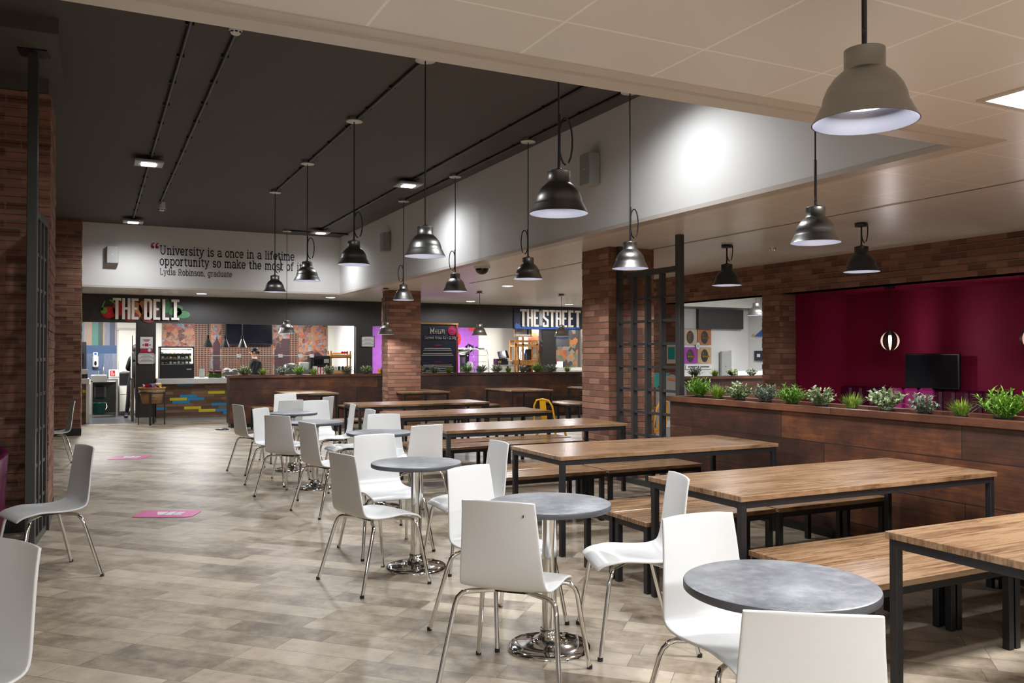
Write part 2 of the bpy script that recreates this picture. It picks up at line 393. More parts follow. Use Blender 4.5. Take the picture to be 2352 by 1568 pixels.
def ellipse(cx, cy, rx, ry, n=20): return [(cx + rx * math.cos(2 * PI * i / n), cy + ry * math.sin(2 * PI * i / n)) for i in range(n)]
# ================================================================== the room shell
struct('floor', MB().box(-7, 17, -5, YF, -.1, 0), 'floor')
struct('floor_kitchen', MB().box(-7, 17, YF, 23.3, -.1, .002), 'floor_kitchen')
struct('ceiling_upper', MB().box(-7, XW + .1, YN - .1, YQ + .1, ZD, ZD + .1).box(-7, -.36, 8.18, 9.3, 3.72, ZD).box(-7, -.25, 7.0, 9.3, 3.84, ZD), 'ceil_dark')
struct('ceiling_lower', MB().box(-7, 17, -5, YN - .1, ZS, ZS + .1).box(XW + .1, 17, YN - .1, YF, ZS, ZS + .1).box(-7, XW + .1, YQ + .1, YF, ZS, ZS + .1), 'tiles')
struct('wall_bulkhead', MB().box(XW, XW + .1, YN, YQ, ZS - .01, ZD), 'wall_white')
struct('wall_quote', MB().box(-7, XW + .1, YQ, YQ + .1, ZS - .01, ZD), 'wall_white')
struct('wall_opening_near', MB().box(-7, XW + .1, YN - .1, YN, ZS - .01, ZD), 'wall_white')
t = MB()
for a, b in ((0, .11), (.11, .19)):
    z = ZS - .022 if a == 0 else ZS - .008
    e = .004 if a == 0 else 0
    t.box(-7, XW + b, YN - b, YN - a + e, z, ZS + .015); t.box(XW + a - e, XW + b, YN - a, YQ + a, z, ZS + .015); t.box(-7, XW + b, YQ + a - e, YQ + b, z, ZS + .015)
struct('trim_opening', t, 'trimwhite')
random.seed(4)
def pier(mb, x0, x1, y0, y1, z0, z1, out=.008):
    z = z0
    while z < z1 - .001:
        h = min(.075, z1 - z)
        e = [random.uniform(0, out) for _ in range(4)]
        mb.bbox(x0 - e[0], x1 + e[1], y0 - e[2], y1 + e[3], z, z + h - .003, .004)
        z += h
    mb.box(x0 + .006, x1 - .006, y0 + .006, y1 - .006, z0, z1)
    return mb
def brick_wall(name, *b):
    t = MB()
    for q in b: pier(t, *q)
    return struct(name, t, 'brick')
brick_wall('wall_left', (-5, -.345, 8.2, 9.2, .12, 3.72))
brick_wall('wall_left_far', (-1.6, -.215, 17.33, 18.3, .13, ZD - .001))
struct('baseboard_left', MB().box(-5, -.335, 8.19, 9.21, 0, .12).box(-1.6, -.205, 17.32, 18.31, 0, .13), 'plastic_black')
brick_wall('wall_pillar', (5.47, 6.12, 8.46, 9.06, 0, ZS + .03))
brick_wall('wall_pillar_far', (5.26, 5.95, 16.2, 16.55, 0, ZS + .03), (5.93, 6.2, 18.6, 18.72, 0, ZS + .03))
brick_wall('wall_right', (8.6, 8.9, -2, 12.6, 2.34, ZS + .03), (8.6, 8.9, 8.92, 9.26, 0, 2.34), (8.6, 8.9, 11.62, 12.6, 0, 2.34), (8.6, 8.9, -2, 2.4, 0, 2.34))
struct('wall_alcove', MB().box(8.9, 10.1, 9.0, 9.1, 0, 2.6).box(10.0, 10.1, 2.3, 9.0, 0, 2.6).box(8.9, 10.1, 2.3, 2.4, 0, 2.6), 'maroon')
struct('ceiling_alcove', MB().box(8.9, 10.0, 2.4, 9.0, 2.36, 2.46), 'maroon')
struct('wall_white_room', MB().box(10.2, 13.6, 15.0, 15.1, 0, ZS).box(13.5, 13.6, 9.2, 15.0, 0, ZS).box(10.2, 13.5, 14.6, 14.7, 2.52, ZS), 'wall_white')
struct('wall_outer', MB().box(-7.1, -7, -5, 23.4, 0, 4).box(-7, 17, -5.1, -5, 0, 4).box(17, 17.1, -5, 23.4, 0, 4).box(8.9, 17, -2.1, -2, 0, ZS), 'wall_white')
struct('wall_fascia', MB().box(-7, 13.6, YF, YF + .14, 2.17, ZS), 'fascia')
for a, b, c_ in ((.81, 1.21, .11), (5.69, 6.10, 0), (10.82, 11.24, 0)): struct('wall_column', MB().box(a, b, YF, YF + .2, c_, 2.17), 'fascia')
struct('baseboard_fascia', MB().box(.80, 1.22, YF - .01, YF + .31, 0, .11), 'plastic_grey')
struct('wall_back', MB().box(-7, 13.6, 23.2, 23.3, 0, 2.6).box(13.5, 13.6, 15.1, 23.2, 0, ZS), 'wall_cream')
struct('wall_kitchen_return', MB().box(5.96, 6.08, YF + .2, 23.2, 0, 2.6).box(-2.1, -2, YF + .14, 23.2, 0, 2.6), 'wall_white')
struct('ceiling_kitchen', MB().box(-7, 13.6, YF + .14, 23.2, 2.55, 2.65), 'wall_white')

# ================================================================== ceiling fixtures
# square LED fixtures under the dark ceiling
proto = None
FL = [(.6, 11.5, 'square LED ceiling fixture, nearer of the pair at left of dark ceiling'), (.62, 16.75, 'square LED ceiling fixture nearest the quote wall, far left of dark ceiling'),
      (3.98, 11.35, 'square LED ceiling fixture beside the white bulkhead, midway along dark ceiling'), (4.0, 16.6, 'square LED ceiling fixture in the far corner by the bulkhead and quote wall'),
      (.6, 6.1, 'square LED ceiling fixture hidden above the near soffit edge at left'), (3.96, 5.75, 'square LED ceiling fixture hidden above the near soffit edge by the bulkhead')]
for x, y, lab in FL:
    if proto is None:
        proto = thing('ceiling_spotlight', lab, 'ceiling light', (x, y, ZD), 0, 'square fixtures on the dark ceiling')
        MB().box(-.05, .05, -.05, .05, -.05, 0).build('bracket', 'black_steel', proto)
        MB().bbox(-.17, .17, -.17, .17, -.085, -.05, .008).build('housing', 'plastic_grey', proto)
        MB().prism(rrect(-.085, .085, -.085, .085, .02), .012, 'z', -.095).build('diffuser', 'led', proto)
        light('SPOT', 'fixture_light', (0, 0, -.105), P_SPOT, COOL, proto, (0, 0, 0), .08, math.radians(158), 1.0)
    else: dup(proto, (x, y, ZD), 0, lab)
# recessed LED panel at upper right of the photo plus unseen ones added behind the camera to brighten the soffit
pan = thing('panel_light', 'bright recessed square LED panel in the white tiled soffit at upper right', 'ceiling light', (4.27, 2.42, ZS), 0, 'recessed panels in the near soffit')
MB().box(-.32, .32, -.32, -.29, -.012, .005).box(-.32, .32, .29, .32, -.012, .005).box(-.32, -.29, -.29, .29, -.012, .005).box(.29, .32, -.29, .29, -.012, .005).build('frame', 'trimwhite', pan)
MB().box(-.29, .29, -.29, .29, -.006, .003).build('diffuser', 'led_panel', pan)
light('AREA', 'panel_lamp', (0, 0, -.02), P_PANEL, COOL, pan, size=.55, shape='SQUARE')
for x, y, lab in ((1.6, -1.2, 'added unseen LED panel brightening the near soffit from the rear'), (4.3, -1.2, 'added unseen LED panel brightening the near soffit from the rear right'), (-1.6, -1.2, 'added unseen LED panel brightening the near soffit from the rear left')):
    dup(pan, (x, y, ZS), 0, lab)
# round downlights in the soffits
dl = None
DL = [(2.03, 18.9, 'round downlight in the soffit above the pepper sign'), (4.78, 18.9, 'round downlight in the soffit near the end of the bulkhead'), (8.19, 18.8, 'round downlight in the soffit above the menu board'),
      (6.94, 14.2, 'round downlight in the soffit by the black dome camera'), (10.95, 18.8, 'round downlight in the soffit above the street sign')]
for x, y, lab in DL:
    if dl is None:
        dl = thing('downlight', lab, 'ceiling light', (x, y, ZS), 0, 'round downlights')
        MB().lathe([(.10, -.003), (.125, -.01), (.125, .003)], 24).build('bezel', 'trimwhite', dl)
        MB().cyl(0, 0, -.008, .002, .10, 24).build('lens', 'led', dl)
        light('SPOT', 'downlight_lamp', (0, 0, -.02), P_DOWN, COOL, dl, (0, 0, 0), .07, math.radians(176), .3)
    else: dup(dl, (x, y, ZS), 0, lab)
# smoke detectors
def smoke(x, y, z, lab, s=1.0):
    t = thing('smoke_detector', lab, 'smoke detector', (x, y, z), 0, None)
    MB().cyl(0, 0, -.07 * s, 0, .05 * s).build('base', 'plastic_white', t)
    MB().lathe([(.052 * s, -.07 * s), (.058 * s, -.09 * s), (.055 * s, -.105 * s), (.03 * s, -.13 * s), (.001, -.133 * s)], 20).build('sensor_head', 'plastic_white', t)
    b = MB()
    for i in range(8):
        a = i * PI / 4; b.mtx = Matrix.Rotation(a, 4, 'Z'); b.box(.043 * s, .052 * s, -.012 * s, .012 * s, -.118 * s, -.1 * s)
    b.build('vent', 'plastic_black', t)
smoke(.92, 6.45, ZD, 'white smoke detector at the near end of a dark ceiling conduit', .85)
smoke(.97, 14.8, ZD, 'white smoke detector on the far end of the second conduit', 1.1)
t = thing('heat_sensor', 'small flush silver sensor in the soffit near the black pendants', 'sensor', (7.31, 7.7, ZS))
MB().lathe([(.05, 0), (.05, -.012), (.03, -.02), (.03, -.04), (.001, -.045)], 18).build('sensor_body', 'steel', t)
t = thing('dome_camera', 'black half dome camera under the soffit beside the bulkhead', 'security camera', (5.06, 11.2, ZS))
MB().lathe([(.12, 0), (.12, -.03), (.1, -.035)], 24, cap0=True).build('mount_ring', 'plastic_white', t)
MB().lathe([(.098 * math.cos(a), -.035 - .085 * math.sin(a)) for a in [i * PI / 16 for i in range(9)]], 24).build('dome', 'screen', t)
t = thing('ceiling_slot', 'long dark slot diffuser in the right hand white soffit', 'vent', (6.08, 3.0, ZS))
MB().box(-.022, -.016, 0, 11, -.006, .004).box(.016, .022, 0, 11, -.006, .004).build('flange', 'trimwhite', t)
MB().box(-.016, .016, 0, 11, -.004, .002).build('slot', 'plastic_black', t)
# conduits
def conduit(pts, lab, clips):
    t = thing('conduit', lab, 'conduit', pts[0], 0, 'conduits on the dark ceiling')
    p0 = Vector(pts[0]); q = [Vector(p) - p0 for p in pts]
    MB().tube(q, .016, 8).build('pipe', 'black_steel', t)
    d = q[-1] - q[0]; L = d.length; k = int(L / .75)
    for i in range(k + 1):
        p = q[0] + d * (i + .3) / (k + .6); c = MB()
        if abs(d.y) > abs(d.x): c.box(p.x - .03, p.x + .03, p.y - .01, p.y + .01, p.z - .008, p.z + .019)
        else: c.box(p.x - .01, p.x + .01, p.y - .03, p.y + .03, p.z - .01, p.z + .019)
        c.build('clip', 'black_steel', t)
zc = ZD - .02
conduit([(.62, YN + .02, zc), (.62, 16.7, zc)], 'long dark conduit feeding the two leftmost ceiling fixtures', 1)
conduit([(.95, YN + .02, zc), (.95, 14.75, zc)], 'dark conduit ending at the far smoke detector', 1)
conduit([(2.44, YN + .02, zc), (2.44, 12.95, zc)], 'conduit above the row of pendants over round tables', 1)
conduit([(4.0, YN + .02, zc), (4.0, 16.55, zc)], 'conduit feeding the two fixtures beside the bulkhead', 1)
conduit([(4.43, YN + .02, zc), (4.43, 12.85, zc)], 'conduit closest to the white bulkhead, above its row of pendants', 1)
conduit([(3.42, 16.97, zc), (XW - .01, 16.97, zc)], 'short cross conduit to the lamp in front of the quote wall', 1)

# ================================================================== pendant lamps
SH_OUT = [(.0655, .24), (.0655, .178), (.075, .17), (.098, .15), (.120, .118), (.133, .085), (.137, .062), (.142, .055), (.146, .046), (.158, .022), (.168, .003), (.170, 0)]
def pendant(name, lab, loc, drop, mat, group, loop=1, rose='plastic_white', dia=1.0):
    """loc = point on the ceiling, drop = ceiling to rim"""
    t = thing(name, lab, 'pendant lamp', loc, 0, group)
    MB().lathe([(.001, 0), (.055, 0), (.055, -.03), (.085, -.034), (.085, -.042), (.001, -.044)] if rose != 'lamp_black' else [(.001, 0), (.06, 0), (.06, -.035), (.001, -.037)], 20).build('ceiling_rose', rose, t)
    zt = -drop + .25 * dia
    c = MB().tube([(0, 0, -.035), (0, 0, zt)], .0055, 6)
    if loop:
        pts = []
        for i in range(15):
            a = -PI / 2 + 2 * PI * i / 14 * .93
            pts.append((loop * (.045 + .045 * math.cos(a + PI * .5 + PI / 2)), 0, zt + .17 + .135 * math.sin(a)))
        c.tube(pts, .006, 6)
        c.tube([(0, 0, zt), (loop * .002, 0, zt + .06), (loop * .004, 0, zt + .32)], .009, 6)
    c.build('cord', 'cable', t)
    s = MB(); s.mtx = Matrix.Translation((0, 0, -drop)) @ Matrix.Scale(dia, 4)
    s.lathe([(.012, .262), (.02, .255), (.0655, .243)] + SH_OUT, 40)
    s.lathe([(r - .004, z) for r, z in SH_OUT[::-1][:-2]] + [(.0615, .178)], 40, 1)
    s.lathe([(.170, 0), (.166, 0)], 40, 1)
    sh = s.build('lamp_shade', [mat, 'shade_in'], t)
    b = MB(); b.mtx = Matrix.Translation((0, 0, -drop)) @ Matrix.Scale(dia, 4)
    b.lathe([(.001, .056), (.080, .060), (.092, .072), (.085, .11), (.001, .12)], 28)
    b.build('bulb', 'led_bulb', t)
    light('AREA', 'pendant_light', (0, 0, -drop + .052 * dia), P_PENDANT, COOL, t, size=.14)
    return t
GR = 'brushed steel pendants over the round tables'; GS = 'brushed steel pendants along the white bulkhead'
r1 = pendant('pendant_lamp', 'brushed steel pendant over round tables, second nearest of its row, hung from dark ceiling', (2.44, 6.54, ZD), 1.66, 'brushed', GR, 0)
pendant('pendant_lamp', 'large brushed steel pendant centre top, in front of the white wall speaker', (2.38, 4.2, ZD), 1.66, 'brushed', GR, 1)
rl = pendant('pendant_lamp', 'brushed steel pendant in front of the lettered wall, with cord loop, third of its row', (2.42, 8.6, ZD), 1.535, 'brushed', GR, 1)
dup(rl, (2.43, 10.8, ZD - .0), 0, 'brushed steel pendant covering the closing quotation mark')
dup(rl, (2.43, 12.95, ZD), 0, 'small looking brushed steel pendant left of the quotation mark lamp')
s1 = pendant('pendant_lamp', 'bright brushed steel pendant in front of the brick pillar, looped cord', (4.44, 6.5, ZD), 1.675, 'brushed', GS, 1)
s2 = pendant('pendant_lamp', 'brushed steel pendant between pillar and centre, cord looped to its left', (4.44, 8.55, ZD), 1.61, 'brushed', GS, -1)
dup(s2, (4.43, 10.7, ZD), 0, 'brushed steel pendant left of the black dome camera')
dup(s2, (4.41, 12.8, ZD), 0, 'brushed steel pendant just left of the far brick pillar top')
pendant('pendant_lamp', 'brushed steel pendant under the largest lamp, hanging by the right soffit', (4.44, 4.26, ZD), 1.70, 'brushed', GS, -1).rotation_euler = (0, 0, math.radians(44))
pendant('pendant_lamp', 'largest nearest brushed steel pendant at upper right', (2.30, 1.99, ZS), .50, 'brushed', 'pendants hung from the near soffit', -1).rotation_euler = (0, 0, math.radians(41))
pendant('pendant_lamp', 'low hung steel pendant on a very long cord before the sales counter', (3.42, 16.97, ZD), 2.06, 'brushed', 'pendants near the far counter', 0)
p0 = pendant('pendant_lamp', 'steel pendant hanging just left of the far brick pillar face', (5.07, 15.75, ZS), .90, 'brushed', 'pendants hung over the far seats', 0, 'steel', .95)
dup(p0, (7.06, 15.75, ZS), 0, 'steel pendant in front of the purple wall beside the menu board')
dup(p0, (8.95, 15.68, ZS), 0, 'steel pendant below the street sign')
k = pendant('pendant_lamp', 'black enamel pendant nearer the steel grid post', (6.62, 7.71, ZS), .475, 'lamp_black', 'black pendants over the right aisle', 1, 'lamp_black')
dup(k, (6.69, 5.84, ZS), 0, 'black enamel pendant further right, in front of the brick lintel')
pendant('pendant_lamp', 'steel pendant seen through the right opening, partly behind brick pier', (12.0, 13.1, ZS), .50, 'brushed', 'pendants in the white room', 0, 'steel')

# ================================================================== wall speakers
def speaker(lab, loc, rz, mats):
    t = thing('loudspeaker', lab, 'speaker', loc, rz, 'white wall speakers')
    MB().bbox(-.10, .10, -.135, -.012, -.165, .165, .006).build('cabinet', 'speaker', t)
    MB().bbox(-.092, .092, -.139, -.135, -.157, .157, .002).build('grille', mats[0], t)
    MB().box(-.1005, -.10, -.128, -.02, -.158, .158).build('side_tone', mats[1], t)
    MB().box(-.005, .01, -.142, -.139, -.005, .01).build('badge', 'plastic_white', t)
    MB().box(-.05, .05, -.012, 0, -.05, .05).build('bracket', 'plastic_grey', t)
speaker('white box speaker on the bulkhead beside the large centre pendant', (XW, 7.45, 3.4), -PI / 2, ('speaker', 'speaker_lit'))
speaker('small looking white speaker at the far end of the bulkhead', (XW, 14.3, 3.46), -PI / 2, ('speaker', 'speaker_lit'))
speaker('white speaker on the quote wall left of the lettering', (.30, YQ, 3.36), 0, ('speaker_lit', 'speaker'))

# ================================================================== lettering
def arc(cx, cy, rx, ry, a0, a1, n=8):
    return [(cx + rx * math.cos(math.radians(a0 + (a1 - a0) * i / n)), cy + ry * math.sin(math.radians(a0 + (a1 - a0) * i / n))) for i in range(n + 1)]
def O_(x): return arc(x + 1.9, 2.5, 1.9, 2.5, 0, 360, 16)
def sf(x, y, w=.75): return [(x - w, y), (x + w, y)]
G = {   # strokes on a grid: baseline 0, x-height 5, capitals 7
 'a': (4.4, [arc(2, 3.5, 1.7, 1.5, 160, 0) + [(3.7, .2), (4.5, .15)], arc(1.9, 1.4, 1.7, 1.35, 60, 330, 10)]),
 'b': (4.6, [[(0, 6.9), (.8, 6.9), (.8, 0)], arc(2.5, 2.5, 1.8, 2.4, 150, -150, 12)]),
 'c': (4, [arc(2.1, 2.5, 1.9, 2.45, 40, 320, 12), [(3.55, 4.6), (3.55, 3.5)]]),
 'd': (4.8, [[(3.0, 6.9), (3.8, 6.9), (3.8, .15), (4.6, .15)], arc(2.1, 2.5, 1.8, 2.4, 30, 330, 12)]),
 'e': (4.2, [[(.3, 2.6), (3.9, 2.6)] + arc(2.1, 2.5, 1.85, 2.45, 0, 320, 14)]),
 'f': (3.1, [arc(2.3, 5.7, 1.1, 1.2, 40, 180, 6) + [(1.2, .1)], [(.1, 4.9), (2.6, 4.9)], sf(1.2, .1)]),
 'g': (4.6, [arc(2.1, 2.5, 1.8, 2.4, 30, 330, 12), [(4.5, 4.9), (3.8, 4.9), (3.8, -.6)] + arc(2.2, -.6, 1.6, 1.3, 0, -150, 8)]),
 'h': (4.9, [[(0, 6.9), (.9, 6.9), (.9, .1)], sf(.9, .1), arc(2.4, 3.4, 1.5, 1.5, 170, 0, 8) + [(3.9, .1)], sf(3.9, .1)]),
 'i': (2.0, [[(.1, 4.9), (1, 4.9), (1, .1)], sf(1, .1, .85), [(1, 6.4), (1, 7.1)]]),
 'k': (4.7, [[(0, 6.9), (.9, 6.9), (.9, .1)], sf(.9, .1), [(3.7, 4.9), (1.0, 2.4)], [(1.9, 3.1), (3.9, .1)], sf(4.0, .1), sf(3.7, 4.9)]),
 'l': (2.0, [[(.1, 6.9), (1, 6.9), (1, .1)], sf(1, .1, .85)]),
 'm': (7.4, [[(.1, 4.9), (.9, 4.9), (.9, .1)], sf(.9, .1), arc(2.25, 3.5, 1.35, 1.4, 170, 0, 8) + [(3.6, .1)], sf(3.6, .1), arc(5.0, 3.5, 1.4, 1.4, 170, 0, 8) + [(6.4, .1)], sf(6.4, .1)]),
 'n': (4.9, [[(.1, 4.9), (.9, 4.9), (.9, .1)], sf(.9, .1), arc(2.4, 3.4, 1.5, 1.5, 170, 0, 8) + [(3.9, .1)], sf(3.9, .1)]),
 'o': (4.2, [O_(.2)]),
 'p': (4.7, [[(0, 4.9), (.9, 4.9), (.9, -2)], sf(.9, -2), arc(2.5, 2.5, 1.8, 2.4, 150, -150, 12)]),
 'r': (3.4, [[(.1, 4.9), (1, 4.9), (1, .1)], sf(1, .1, .9), arc(2.6, 3.3, 1.6, 1.6, 180, 80, 6)]),
 's': (3.6, [arc(1.8, 3.7, 1.5, 1.25, 20, 270, 9) + arc(1.8, 1.3, 1.5, 1.2, 90, -160, 9)]),
 't': (3.0, [[(1.2, 6.2), (1.2, 1.2)] + arc(2.3, 1.2, 1.1, 1.1, 180, 300, 6), [(.1, 4.9), (2.7, 4.9)]]),
 'u': (4.8, [[(0, 4.9), (.9, 4.9), (.9, 1.5)] + arc(2.3, 1.5, 1.4, 1.45, 180, 340, 8), [(3, 4.9), (3.8, 4.9), (3.8, .1), (4.6, .1)]]),
 'v': (4.5, [[(.4, 4.9), (2.2, .1), (4.0, 4.9)], sf(.4, 4.9, .7), sf(4.0, 4.9, .7)]),
 'y': (4.5, [[(.4, 4.9), (2.3, .1)], [(4.0, 4.9), (1.6, -1.4), (.5, -2)], sf(.4, 4.9, .7), sf(4.0, 4.9, .7)]),
 'U': (6.6, [[(1, 6.9), (1, 2.3)] + arc(3.1, 2.3, 2.1, 2.2, 180, 360, 10) + [(5.2, 6.9)], sf(1, 6.9, .9), sf(5.2, 6.9, .9)]),
 'L': (5.0, [[(1, 6.9), (1, .1), (4.6, .1), (4.6, 1.3)], sf(1, 6.9, .9)]),
 'R': (5.8, [[(1, .1), (1, 6.9), (3.2, 6.9)] + arc(3.2, 5.1, 1.6, 1.8, 90, -90, 8) + [(1, 3.3)], [(3, 3.3), (4.6, .1)], sf(1, .1, .9), sf(4.8, .1, .7)]),
 'M': (7.6, [[(1, .1), (1, 6.9), (3.6, 1.5), (6.2, 6.9), (6.2, .1)], sf(1, .1, .9), sf(6.2, .1, .9), sf(.7, 6.9, .6), sf(6.5, 6.9, .6)]),
 'S': (5.0, [arc(2.4, 5.1, 1.9, 1.75, 25, 270, 10) + arc(2.4, 1.75, 2.0, 1.65, 90, -160, 10)]),
 '1': (3.2, [[(.4, 5.8), (1.6, 6.9), (1.6, .1)], sf(1.6, .1, 1)]),
 '2': (4.4, [arc(2.1, 5.1, 1.7, 1.8, 170, -30, 10) + [(.4, .1), (3.9, .1)]]),
 '3': (4.4, [arc(2, 5.2, 1.6, 1.7, 160, -90, 9), arc(2, 1.8, 1.8, 1.75, 90, -160, 10)]),
 '5': (4.4, [[(3.8, 6.9), (.9, 6.9), (.7, 3.9)] + arc(2.1, 2.3, 1.8, 2.2, 110, -150, 10)]),
 '0': (4.6, [arc(2.2, 3.5, 1.8, 3.4, 0, 360, 16)]),
 ',': (1.6, [[(.8, .5), (.8, -.1), (.4, -1.1)]]), '.': (1.6, [[(.8, 0), (.8, .55)]]), '-': (3, [[(.4, 2.6), (2.6, 2.6)]]), ' ': (2.5, [])}
def write(mb, text, x, z, h, y, w=.95, th=.006, sy=1):
    """h = cap height; drawn on a wall seen from -y"""
    k = h / 7.0; w *= k
    for chx in text:
        adv, st = G[chx]
        for p in st:
            for (ax, az), (bx, bz) in zip(p[:-1], p[1:]):
                A = Vector((x + ax * k, z + az * k)); B = Vector((x + bx * k, z + bz * k)); d = B - A
                if d.length < 1e-6: continue
                d.normalize(); n_ = Vector((-d.y, d.x)) * w / 2; e = d * w * .28
                q = [A - e - n_, B + e - n_, B + e + n_, A - e + n_]
                mb.prism([(v_.x, v_.y) for v_ in q], th, 'y', y)
        x += (adv + .9) * k
    return x
def width(text, h): return sum(G[c][0] + .9 for c in text) * h / 7
quote = thing('lettering', 'dark blue quotation lettering with crimson quote marks on the white wall', 'lettering', (0, YQ, 0))
yq = -.007
def line(text, x0, x1, z, h, mat, w=.85):
    k = (x1 - x0) / width(text, h); x = 0
    for wd in text.split(' '):
        b = MB(); b.mtx = Matrix.Translation((x0, 0, 0)) @ Matrix.Diagonal((k, 1, 1, 1))
        x = write(b, wd, x, z, h, yq, w) + (G[' '][0] + .9) * h / 7; b.build('word', mat, quote)
line('University is a once in a lifetime', 1.13, 3.72, 3.425, .165, 'navy')
line('opportunity so make the most of it', 1.13, 3.88, 3.215, .165, 'navy')
line('Lydia Robinson, graduate', 1.13, 2.48, 3.03, .115, 'greyink')
def qmark(x, z, flip):
    b = MB()
    for dx in (0, .078):
        q = ellipse(0, 0, .031, .031, 12); s_ = -1 if flip else 1
        b.prism([(x + dx + a, z + c_) for a, c_ in q], .006, 'y', yq)
        b.prism([(x + dx + s_ * a, z + s_ * c_) for a, c_ in [(-.031, 0), (.0, 0), (-.002, .045), (.030, .075), (.026, .09), (-.022, .06)]], .006, 'y', yq)
    b.build('quote_mark', 'redprint', quote)
qmark(1.0, 3.555, False); qmark(3.97, 3.37, True)

# block capitals of the shop signs on a 3 x 10 grid
BL = {'T': [[(0, 10), (4, 10), (4, 8.6), (3.6, 8.6), (3.6, 8.9), (2.75, 8.9), (2.75, 0), (1.25, 0), (1.25, 8.9), (.4, 8.9), (.4, 8.6), (0, 8.6)]],
      'H': [[(0, 0), (0, 10), (1.4, 10), (1.4, 0)], [(2.6, 0), (2.6, 10), (4, 10), (4, 0)], [(1.4, 4.6), (1.4, 5.7), (2.6, 5.7), (2.6, 4.6)]],
      'E': [[(0, 0), (0, 10), (3.4, 10), (3.4, 8.8), (1.4, 8.8), (1.4, 5.7), (2.8, 5.7), (2.8, 4.6), (1.4, 4.6), (1.4, 1.2), (3.4, 1.2), (3.4, 0)]],
      'D': [[(0, 0), (0, 10), (1.4, 10), (1.4, 0)], [(1.4, 8.8), (1.4, 10), (3.0, 10), (4, 9), (4, 8.8)], [(2.6, 1.2), (2.6, 8.8), (4, 8.8), (4, 1.2)], [(1.4, 0), (1.4, 1.2), (4, 1.2), (4, 1.0), (3, 0)]],
      'L': [[(0, 0), (0, 10), (1.4, 10), (1.4, 1.2), (3.4, 1.2), (3.4, 0)]],
      'I': [[(0, 0), (0, 1.2), (1.2, 1.2), (1.2, 8.8), (0, 8.8), (0, 10), (4, 10), (4, 8.8), (2.8, 8.8), (2.8, 1.2), (4, 1.2), (4, 0)]],
      'S': [[(0, 8.8), (0, 10), (4, 10), (4, 6.6), (2.8, 6.6), (2.8, 8.8)], [(0, 5.4), (0, 8.8), (1.3, 8.8), (1.3, 5.9), (4, 4.2), (4, 3.2), (2.7, 3.2)], [(2.7, 1.2), (2.7, 3.2), (4, 3.2), (4, 1.2)], [(0, 0), (0, 2.6), (1.2, 2.6), (1.2, 1.2), (4, 1.2), (4, 0)]],
      'R': [[(0, 0), (0, 10), (1.4, 10), (1.4, 0)], [(1.4, 8.8), (1.4, 10), (4, 10), (4, 8.8)], [(2.7, 5.6), (2.7, 8.8), (4, 8.8), (4, 5.8), (3.6, 5.2)], [(1.4, 4.4), (1.4, 5.6), (3.6, 5.6), (4, 4.6), (4, 0), (2.6, 0), (2.6, 4.4)]]}
def blocks(parent, text, x0, x1, z0, z1, y, d):
    tot = sum(1.6 if c == ' ' else 4.5 for c in text) - .5; k = (x1 - x0) / tot; kz = (z1 - z0) / 10; x = x0
    for c in text:
        if c == ' ': x += 1.6 * k; continue
        b = MB(); w_ = 4.0
        for q in BL[c]: b.prism([(x + a * k, z0 + e * kz) for a, e in q], d, 'y', y)
        b.build('letter', 'letter', parent); x += 4.5 * k
deli = thing('shop_sign', 'cream block capitals reading THE DELI over printed vegetables', 'sign', (0, YF, 0), 0, 'shop signs on the charcoal fascia')
blocks(deli, 'THE DELI', .35, 1.68, 2.235, 2.69, -.06, .03)
def vinyl(name, shapes, mat, parent, y=-.012):
    b = MB()
    for q in shapes: b.prism(q, .006, 'y', y)
    b.build(name, mat, parent)
for nm, c_, y_ in (('onion_red', (.30, .06, .07), -.008), ('onion_gold', (.55, .22, .08), -.008), ('herb', (.03, .16, .05), -.008), ('pepper', (.55, .015, .015), -.008), ('stalk', (.16, .38, .05), -.01)):
    M[nm] = plain('print_' + nm, c_, .5, var=.35, scale=9)
vinyl('printed_pepper', [ellipse(.28, 2.38, .15, .125), ellipse(.47, 2.46, .12, .15)], 'pepper', deli)
vinyl('printed_stalk', [ellipse(.18, 2.42, .065, .07), [(.12, 2.42), (.16, 2.57), (.20, 2.63), (.21, 2.60), (.18, 2.55), (.16, 2.42)], [(.30, 2.66), (.44, 2.56), (.42, 2.53), (.28, 2.64)]], 'stalk', deli, -.018)
vinyl('printed_onion', [ellipse(.78, 2.42, .15, .20), ellipse(1.0, 2.50, .14, .18)], 'onion_gold', deli)
vinyl('printed_red_onion', [ellipse(.70, 2.30, .17, .11), ellipse(1.06, 2.28, .15, .11), ellipse(1.12, 2.46, .12, .18)], 'onion_red', deli, -.016)
vinyl('printed_leaf', [ellipse(1.42, 2.55, .07, .16), ellipse(1.60, 2.42, .14, .10), ellipse(1.76, 2.36, .15, .085), ellipse(1.66, 2.50, .10, .07)], 'herb', deli)
street = thing('shop_sign', 'cream block capitals reading THE STREET on a dark printed strip', 'sign', (0, YF, 0), 0, 'shop signs on the charcoal fascia')
MB().box(9.95, 12.0, -.03, 0, 2.14, 2.72).build('backing_strip', 'navy', street)
blocks(street, 'THE STREET', 10.12, 11.98, 2.215, 2.675, -.07, .03)
vinyl('printed_skyline', [[(9.98, 2.16), (9.98, 2.26), (10.02, 2.33), (10.06, 2.27), (10.1, 2.31), (10.16, 2.2), (10.3, 2.26), (10.5, 2.2), (10.75, 2.24), (11.0, 2.19), (11.3, 2.24), (11.7, 2.2), (11.98, 2.25), (11.98, 2.16)]], 'blue', street, -.036)
vinyl('printed_lamp_post', [rrect(10.70, 10.80, 2.24, 2.66, .03)], 'plastic_grey', street, -.045)

